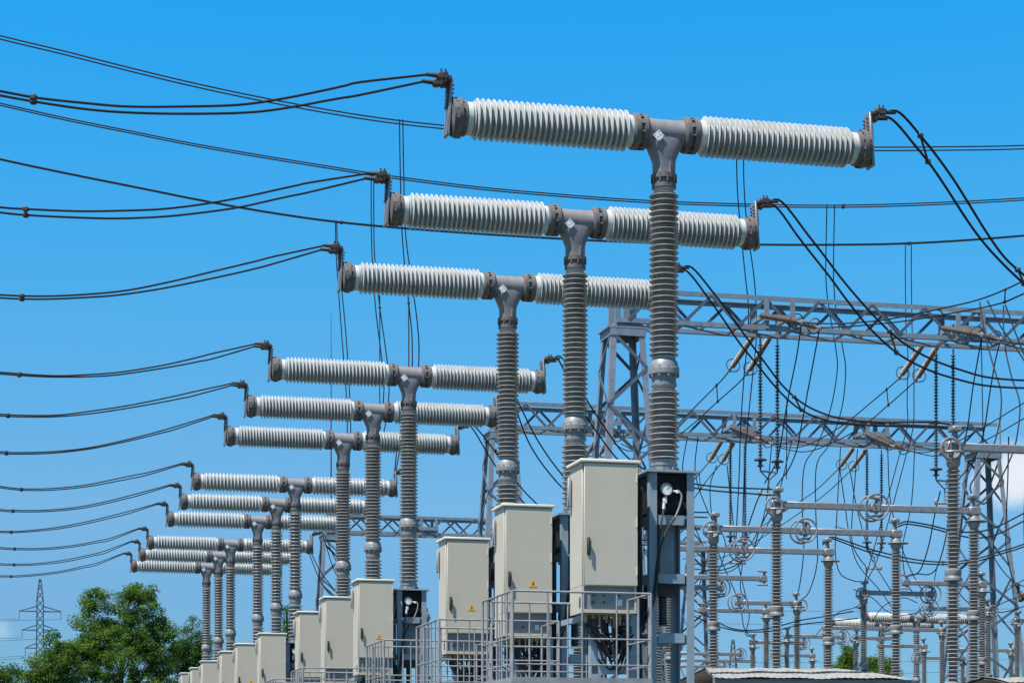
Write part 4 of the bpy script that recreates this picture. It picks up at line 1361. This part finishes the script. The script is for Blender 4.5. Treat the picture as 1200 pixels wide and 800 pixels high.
def head_parts(root, x, sg, kind):
    """casting on top of a post: kind 'ring' has the corona ring, 'cap' a terminal stud with a flat disc"""
    m = MB()
    zt = ARM_Z
    m.lathe([(0.10, -0.22), (0.12, -0.20), (0.11, -0.13), (0.085, -0.09), (0.10, -0.07)], Matrix.Translation((x, 0, zt)), 18)
    m.box((x, 0, zt), (0.24, 0.17, 0.165), None, 0.02)
    m.cyl((x + 0.03 * sg, 0, zt + 0.08), (x + 0.03 * sg, 0, zt + 0.24), 0.055, 12, 0.045)
    m.box((x + 0.03 * sg, 0, zt + 0.28), (0.16, 0.22, 0.09), None, 0.02)
    m.build('head_casting', 'grey_casting', root)
    r = MB()
    if kind == 'ring':
        r.torus((x - 0.10 * sg, -0.12, zt - 0.05), 0.165, 0.022, (0, 1, 0), 26, 8)
        r.torus((x - 0.02 * sg, 0, zt - 0.10), 0.19, 0.020, (0, 0, 1), 26, 8)
        r.bar((x - 0.2, 0, zt - 0.10), (x + 0.2, 0, zt - 0.10), 0.03, 0.015)
        r.bar((x - 0.10 * sg, -0.12, zt + 0.10), (x - 0.10 * sg, -0.12, zt - 0.2), 0.02, 0.02)
        r.build('corona_ring', 'aluminium', root)
    else:
        r.lathe([(0.09, -0.012), (0.215, -0.012), (0.225, 0.0), (0.215, 0.012), (0.09, 0.012)], Matrix.Translation((x + 0.05, 0, zt - 0.20)), 22)
        r.build('shield_disc', 'grey_casting', root)


def contact(root, x, kind, sg):
    zt = ARM_Z
    if kind in ('ring', 'both'):
        m = MB()
        for y in (-0.17, 0.13):
            m.torus((x, y, zt), 0.245, 0.021, (0, 1, 0), 34, 8)
        for zz in (0.2, -0.2):
            m.bar((x - .06, -0.17, zt + zz), (x - .06, 0.13, zt + zz), 0.02, 0.02)
        m.build('corona_ring', 'aluminium', root)
    m = MB()
    m.box((x + 0.03, 0, zt), (0.20, 0.13, 0.17), None, 0.02)
    m.box((x + 0.06, 0, zt + 0.05), (0.05, 0.09, 0.34), None, 0.01)
    m.box((x - 0.01, -0.05, zt + 0.185), (0.26, 0.055, 0.05), Matrix.Rotation(radians(8), 3, 'Y'), 0.018)
    m.box((x - 0.01, -0.05, zt - 0.165), (0.30, 0.055, 0.04), None, 0.012)
    m.build('contact_jaw', 'cast_housing', root)


def arm_part(root, xa, xb):
    m = MB()
    L = xb - xa
    m.box(((xa + xb) / 2, 0, ARM_Z), (abs(L), 0.10, 0.128), None, 0.014)
    m.build('contact_arm', 'aluminium', root)


def full_disconnector(px, c, label):
    p = plan(px, c)
    root = thing('disconnector', label, 'disconnector', p, A, 'closed disconnectors with ringed contacts')
    L = 4.12
    add_post(root, 0); add_post(root, L)
    head_parts(root, 0, 1, 'ring'); head_parts(root, L, -1, 'cap')
    arm_part(root, 0.12, L * 0.47); arm_part(root, L * 0.50, L - 0.12)
    contact(root, L * 0.485, 'ring', 1)
    m = MB()
    for y in (-0.12, 0.12):
        m.box((L / 2, y, zb - 0.14), (L + 0.5, 0.07, 0.16))
    m.build('base_beam', 'galvanised', root)
    return root


for px, k, lab in ((1117, 2, 'nearest disconnector, its tall ribbed post carrying an arm off the right edge'),
                   (910, 3, 'second nearest disconnector, longest arm with ringed contact ending before the tower'),
                   (836, 4, 'third disconnector, its left post just right of the nearest steel frame'),
                   (771, 5, 'fourth disconnector, its left post hidden behind the nearest steel frame')):
    full_disconnector(px, CK[k], lab)


def half_disconnector(px, py, px_end, end, label, post_ring=True):
    """open disconnector half: one post, one arm; distance from the common arm height"""
    D = (ARM_Z - CZ) * F / (HOR - py)
    p = at(px, py, D); c = cof(p)
    root = thing('disconnector', label, 'disconnector', (p.x, p.y, 0), A, 'distant open disconnectors')
    xe = (plan(px_end, c) - Vector((p.x, p.y, 0))).dot(Vv)
    sg = 1 if xe > 0 else -1
    add_post(root, 0)
    head_parts(root, 0, sg, 'ring' if post_ring else 'cap')
    arm_part(root, *( (0.11, xe) if sg > 0 else (xe, -0.11)))
    contact(root, xe, end, sg)
    return root


for a in ((785, 675, 893, 'fingers', 'open disconnector arm ending in bare fingers right of the nearest frame'),
          (775, 687, 843, 'ring', 'disconnector half whose ring hides behind the third disconnector\'s left post'),
          (934, 707, 864, 'ring', 'disconnector half with double rings left of its slender post'),
          (898, 716, 822, 'fingers', 'disconnector half with a disc-capped post left of the second disconnector\'s post', False),
          (1012, 694, 1090, 'ring', 'disconnector half on a short post between two tall posts, ring to the right'),
          (1151, 684.5, 1060, 'fingers', 'disconnector half whose arm passes behind the tallest right post', False),
          (1158, 714, 1088, 'ring', 'disconnector half with post beside the right lattice tower'),
          (1104, 738, 1042, 'fingers', 'small disconnector half on the thin post left of the tallest right post'),
          (968, 735, 1036, 'fingers', 'small disconnector half whose arm crosses before the far ribbed heads', False),
          (1003, 747, 1048, 'fingers', 'small disconnector half among the far bushes'),
          (882, 752, 940, 'ring', 'small disconnector half with a short post left of the roof', False),
          (922, 745, 986, 'ring', 'small disconnector half with dark post just right of the second disconnector\'s post', False),
          (790, 765, 866, 'ring', 'tiny disconnector arm low down with a ring before the thin mast'),
          (790, 773, 882, 'fingers', 'tiny disconnector arm, second lowest right of the nearest frame'),
          (788, 780, 847, 'ring', 'tiny disconnector arm, lowest right of the nearest frame'),
          (1185, 762, 1120, 'fingers', 'small disconnector half between the right lattice tower\'s legs'),
          (1128, 771, 1076, 'ring', 'tiny disconnector half right of the tallest right post, low down', False),
          (952, 768, 905, 'fingers', 'tiny disconnector half left of the roof ridge, low down', False),
          (1083, 757, 1030, 'fingers', 'small disconnector half right of the far bushes', False),
          (1192, 727, 1240, 'ring', 'disconnector half with a post at the right edge beyond the tower')):
    half_disconnector(*a)

# lone post insulators behind the cabinets
for px, pytop, D, lab in ((676, 726, 47, 'ribbed grey post seen under the nearest cabinet, left of the cable loops'), (703, 732, 44, 'ribbed grey post seen behind the nearest cabinet\'s cable loops'),
                          (771, 699, 50, 'ribbed grey post seen through the nearest steel frame'), (777, 752, 60, 'lower ribbed post seen through the nearest steel frame'),
                          (556, 768, 60, 'ribbed grey post behind the third cabinet\'s cables'), (634, 772, 52, 'ribbed grey post behind the second cabinet\'s cables'),
                          (500, 722, 64, 'ribbed grey post between the third and fourth cabinets')):
    P = at(px, pytop, D)
    root = thing('post_insulator', lab, 'post insulator', (P.x, P.y, 0), A, 'single ribbed posts behind the cabinets')
    b0 = max(0.6, P.z - PH)
    child('insulator_stack', POST_DATA, root, (0, 0, P.z - PH))
    child('stack_flange', FL_DATA, root, (0, 0, P.z - PH))
    m = MB()
    m.cyl((0, 0, 0.1), (0, 0, P.z - PH - 0.02), 0.10, 12)
    m.box((0, 0, 0.1), (0.6, 0.6, 0.2), None, 0.03)
    m.build('support_column', 'galvanised', root)
    m = MB()
    m.box((0, 0, P.z + 0.05), (0.16, 0.16, 0.1), None, 0.02)
    m.cyl((0, 0, P.z + 0.08), (0, 0, P.z + 0.26), 0.04, 10)
    m.build('head_casting', 'grey_casting', root)

# thin mast in the background
P = at(859, 749, 120)
root = thing('thin_mast', 'thin dark pointed mast on a grey pole right of the nearest frame', 'mast', (P.x, P.y, 0), 0)
MB().cyl((0, 0, 0), (0, 0, P.z - 1.6), 0.20, 10, 0.18).build('pole', 'concrete', root)
m = MB()
for sx in (-1, 1):
    for sy in (-1, 1):
        m.bar((sx * .2, sy * .2, P.z - 1.7), (sx * .05, sy * .05, P.z), 0.06, 0.06)
for i in range(5):
    z = P.z - 1.6 + i * .32; w = 0.2 - i * 0.03
    m.bar((-w, -w, z), (w, -w, z + .28), 0.04, 0.03); m.bar((w, -w, z), (-w, -w, z + .28), 0.04, 0.03)
m.build('lattice_top', 'dark_steel', root)

# ------------------------------------------------------------------ low shed roofs


def shed(px0, px1, yeave, yridge, D, depth, label):
    pe = at(px0, yeave, D); ze = pe.z
    pr = at(px0, yridge, D + depth); zr = pr.z
    W = (px1 - px0) / F * D
    root = thing('low_shed', label, 'shed', (pe.x + W / 2, D + depth, 0), A * 0.4)
    hw = W / 2
    m = MB()
    n = int(W / 0.09)
    P = []; Fs = []
    rows = [(-depth - 0.15, ze - 0.01), (-depth * .5, (ze + zr) / 2 + 0.015), (0, zr), (depth * .5, (ze + zr) / 2 + 0.015), (depth + 0.15, ze - 0.01)]
    for j, (y, z) in enumerate(rows):
        for i in range(n * 4 + 1):
            x = -hw + W * i / (n * 4)
            hip = 1.0 - 0.28 * (1 - abs(y) / (depth + 0.15))
            P.append((x * hip, y, z + 0.004 * sin(i * pi / 2) + 0.012 * sin(x * 7.3 + y * 3.1) * sin(x * 2.9 - y * 5.0)))
    nn = n * 4 + 1
    for j in range(len(rows) - 1):
        for i in range(nn - 1):
            Fs.append((j * nn + i, j * nn + i + 1, (j + 1) * nn + i + 1, (j + 1) * nn + i))
    k = len(P)
    P2 = [(x, y, z - 0.03) for x, y, z in P]
    m.add(P + P2, Fs + [tuple(k + i for i in reversed(f)) for f in Fs])
    m.build('roof', 'roof_sheet', root)
    b = MB()
    b.box((0, -depth - 0.10, ze - 0.13), (W + 0.02, 0.06, 0.20))
    b.box((0, depth + 0.05, ze - 0.16), (W + 0.02, 0.06, 0.20))
    b.build('fascia', 'fascia_grey', root)
    w = MB()
    w.box((0, 0, (ze - 0.26) / 2), (W - 0.3, depth * 2 - 0.2, ze - 0.26))
    for s in (-1, 1):
        x = s * (hw - 0.16)
        pass
    w.build('wall', 'brick_wall', root)
    return root


shed(812, 1048, 793.5, 782.5, 30, 2.6, 'low shed with a stained corrugated roof below the right-hand posts')
shed(1162, 1330, 799, 793.5, 29, 1.8, 'low shed roof in the bottom right corner')

# ------------------------------------------------------------------ trees


def tree(px, ytop, D, lobes, label, mat, nclump, leaves, leaf=0.14, trunk_h=None, seed=1):
    """lobes: (px, py, half-width px, half-height px) ellipsoids of the crown as seen at the distance D"""
    rng = np.random.default_rng(seed)
    base = at(px, HOR, D); base.z = 0
    s = D / F
    root = thing('broadleaf_tree', label, 'tree', base, 0, 'trees beyond the yard')
    vol = np.array([a * b for _, _, a, b in lobes], float)
    pick = rng.choice(len(lobes), nclump, p=vol / vol.sum())
    C = []
    for i in pick:
        lx, ly, a, b = lobes[i]
        while True:
            q = rng.uniform(-1, 1, 3)
            rr = np.linalg.norm(q)
            if rr < 1 and rng.random() < 0.25 + 0.75 * rr ** 2:
                break
        C.append(((lx - px) * s + q[0] * a * s, q[1] * a * s * 0.9, CZ + (HOR - ly) * s + q[2] * b * s))
    C = np.array(C)
    m = MB()
    H = C[:, 2].max()
    z0 = C[:, 2].min()
    trunk = [(0, 0, 0), (0.1, 0, H * .25), (-0.05, 0.1, H * .5), (0.1, 0, H * .8)]
    tp = catmull(trunk, 4)
    segs = 8
    for i in range(len(tp) - 1):
        r0 = 0.026 * H * (1 - i / len(tp) * .85); r1 = 0.026 * H * (1 - (i + 1) / len(tp) * .85)
        m.cyl(tp[i], tp[i + 1] + (tp[i + 1] - tp[i]) * .05, r0, 9, r1)
    m.build('trunk', 'bark', root)
    lm = MB()
    for i in rng.choice(len(C), min(len(C), 42), replace=False):
        zst = max(z0 * .9, C[i][2] - rng.uniform(1.5, 4.0)) if H > 4 else C[i][2] * .6
        zst = min(zst, H * .75)
        mid = Vector((C[i][0] * .45, C[i][1] * .45, (zst + C[i][2]) / 2 + .1))
        lm.tube(catmull([(0.05, 0, zst), mid, Vector(C[i])], 3), 0.045 * max(.5, H / 16), 5)
    lm.build('limbs', 'bark', root)
    n = nclump * leaves
    cr = rng.uniform(0.35, 0.8, nclump) * (leaf / 0.15)
    cen = np.repeat(C, leaves, 0)
    rad = np.repeat(cr, leaves)[:, None]
    g = rng.normal(0, 1, (n, 3)); g /= np.linalg.norm(g, axis=1)[:, None]
    pos = cen + g * rad * (rng.random((n, 1)) ** 0.5) * np.array([1, 1, 0.7])
    nr = rng.normal(0, 1, (n, 3)); nr[:, 2] = np.abs(nr[:, 2]) + 0.35
    nr /= np.linalg.norm(nr, axis=1)[:, None]
    t = np.cross(nr, rng.normal(0, 1, (n, 3))); t /= np.linalg.norm(t, axis=1)[:, None]
    bt = np.cross(nr, t)
    sz = (leaf * rng.uniform(0.6, 1.25, (n, 1)))
    V = np.stack([pos - t * sz * .5, pos - bt * sz * .32, pos + t * sz * .5, pos + bt * sz * .32], 1).reshape(-1, 3)
    me = bpy.data.meshes.new('crown')
    me.vertices.add(4 * n); me.vertices.foreach_set('co', V.astype(np.float32).ravel())
    me.loops.add(4 * n); me.loops.foreach_set('vertex_index', np.arange(4 * n, dtype=np.int32))
    me.polygons.add(n)
    me.polygons.foreach_set('loop_start', np.arange(0, 4 * n, 4, dtype=np.int32))
    me.update(calc_edges=True)
    me.validate()
    me.materials.append(MATS[mat])
    o = bpy.data.objects.new('crown', me); COL.objects.link(o); o.parent = root
    return root


tree(142, 683, 150, [(113, 734, 26, 44), (163, 726, 31, 44), (140, 768, 54, 36), (188, 762, 19, 40), (96, 778, 24, 30), (150, 812, 58, 22), (162, 696, 15, 14), (112, 702, 13, 13), (140, 855, 46, 30)],
     'largest bushy green tree with a double top, left of the breaker row', 'leaf_green', 700, 140, seed=3)
tree(224, 720, 165, [(222, 757, 22, 36), (236, 770, 22, 34), (212, 785, 18, 30), (224, 830, 24, 30), (224, 868, 20, 24)], 'green tree standing behind the farthest breaker columns', 'leaf_dark', 240, 130, seed=5)
tree(60, 736, 145, [(62, 752, 9, 16), (55, 785, 22, 24), (78, 775, 16, 26), (45, 795, 14, 16), (62, 830, 26, 26), (60, 868, 22, 24)], 'smaller green tree in front of the far pylon', 'leaf_green', 260, 130, seed=8)
tree(14, 780, 155, [(16, 797, 20, 17), (-6, 800, 16, 16), (10, 835, 24, 26), (8, 868, 22, 24)], 'low green treetop in the bottom left corner', 'leaf_dark', 200, 120, seed=11)
tree(338, 708, 175, [(338, 728, 6, 18), (340, 760, 10, 32), (345, 785, 16, 24)], 'narrow green tree glimpsed between the ninth column and the sixth cabinet', 'leaf_dark', 100, 120, seed=13)
tree(995, 757, 180, [(994, 768, 9, 12), (990, 783, 12, 14)], 'small green treetop left of the far second-row breaker columns', 'leaf_green', 60, 120, seed=17)
tree(1030, 768, 185, [(1024, 779, 8, 11), (1042, 777, 9, 11), (1033, 790, 20, 12)], 'green bush-like treetop around the far breaker column', 'leaf_green', 80, 120, seed=19)
tree(1136, 790, 180, [(1136, 797, 9, 9), (1140, 808, 12, 12)], 'tiny green treetop between the two tall right posts', 'leaf_dark', 40, 60, seed=23)

# ------------------------------------------------------------------ far pylon and its lines
DP = 420.0
s = DP / F
base = at(47, HOR, DP); base.z = 0
root = thing('power_pylon', 'far dark blue lattice pylon with three cross arms behind the trees', 'pylon', base, radians(12))
Ht = CZ + (HOR - 678) * s


def hwid(z):
    return 0.60 + max(0, (Ht - 8 - z)) * 0.022 if z < Ht - 4 else max(0.12, 0.60 - (z - Ht + 4) * 0.11)


for sx in (-1, 1):
    for sy in (-1, 1):
        m = MB()
        zs = [0, 10, 20, 28, 34, Ht - 4, Ht]
        for a, b in zip(zs[:-1], zs[1:]):
            m.bar((sx * hwid(a), sy * hwid(a), a), (sx * hwid(b), sy * hwid(b), b), 0.2, 0.2)
        m.build('leg', 'pylon_steel', root)
m = MB()
z = 1.0
while z < Ht - 0.8:
    h = 1.5
    a, b = hwid(z), hwid(min(z + h, Ht))
    for sy in (-1, 1):
        m.bar((-a, sy * a, z), (b, sy * b, min(z + h, Ht)), 0.10, 0.10); m.bar((a, sy * a, z), (-b, sy * b, min(z + h, Ht)), 0.10, 0.10)
        m.bar((sy * a, -a, z), (sy * b, b, min(z + h, Ht)), 0.10, 0.10)
    z += h
m.build('bracing', 'pylon_steel', root)
ARMS = []
for py, half in ((716, 3.95), (738, 3.4), (759, 2.8)):
    za = CZ + (HOR - py) * s
    for sg in (-1, 1):
        m = MB()
        for y in (-0.5, 0.5):
            m.bar((sg * 0.6, y, za), (sg * half, 0, za), 0.16, 0.16)
            m.bar((sg * 0.6, y, za + 1.0), (sg * half, 0, za + 0.05), 0.13, 0.13)
        m.build('cross_arm', 'pylon_steel', root)
        ins = MB().cyl((sg * half, 0, za), (sg * half, 0, za - 1.5), 0.05, 6)
        ins.build('insulator', 'pylon_steel', root)
        ARMS.append(Matrix.Rotation(radians(12), 3, 'Z') @ Vector((sg * half, 0, za - 1.5)) + base)
for i, p in enumerate(ARMS):
    q = p + Vector((-95, -70, -1.0 - 2 * (i // 2))); m_ = (p + q) / 2 + Vector((0, 0, -3.0))
    o = MB().tube(catmull([p, m_, q], 10), 0.035, 5)
    w = o.build('power_line', 'pylon_steel', None, off=p); w.location = p
    tag(w, 'thin far power line off the pylon\'s %s %s arm' % (('top', 'middle', 'lowest')[i // 2], ('left', 'right')[i % 2]), 'power line', 'thin lines running left from the far pylon')
# faint lines far behind the right-hand posts
for i, (ya, yb) in enumerate(((706, 712), (722, 727), (768, 771), (786, 783))):
    p, q = at(520, ya, 300), at(1260, yb, 330)
    o = MB().tube(catmull([p, (p + q) / 2 + Vector((0, 0, -0.8)), q], 10), 0.028, 5)
    w = o.build('power_line', 'pylon_steel', None, off=p); w.location = p
    tag(w, '%s of the four faint far lines low across the background' % ('highest', 'second highest', 'second lowest', 'lowest')[i], 'power line', 'faint lines low in the background')
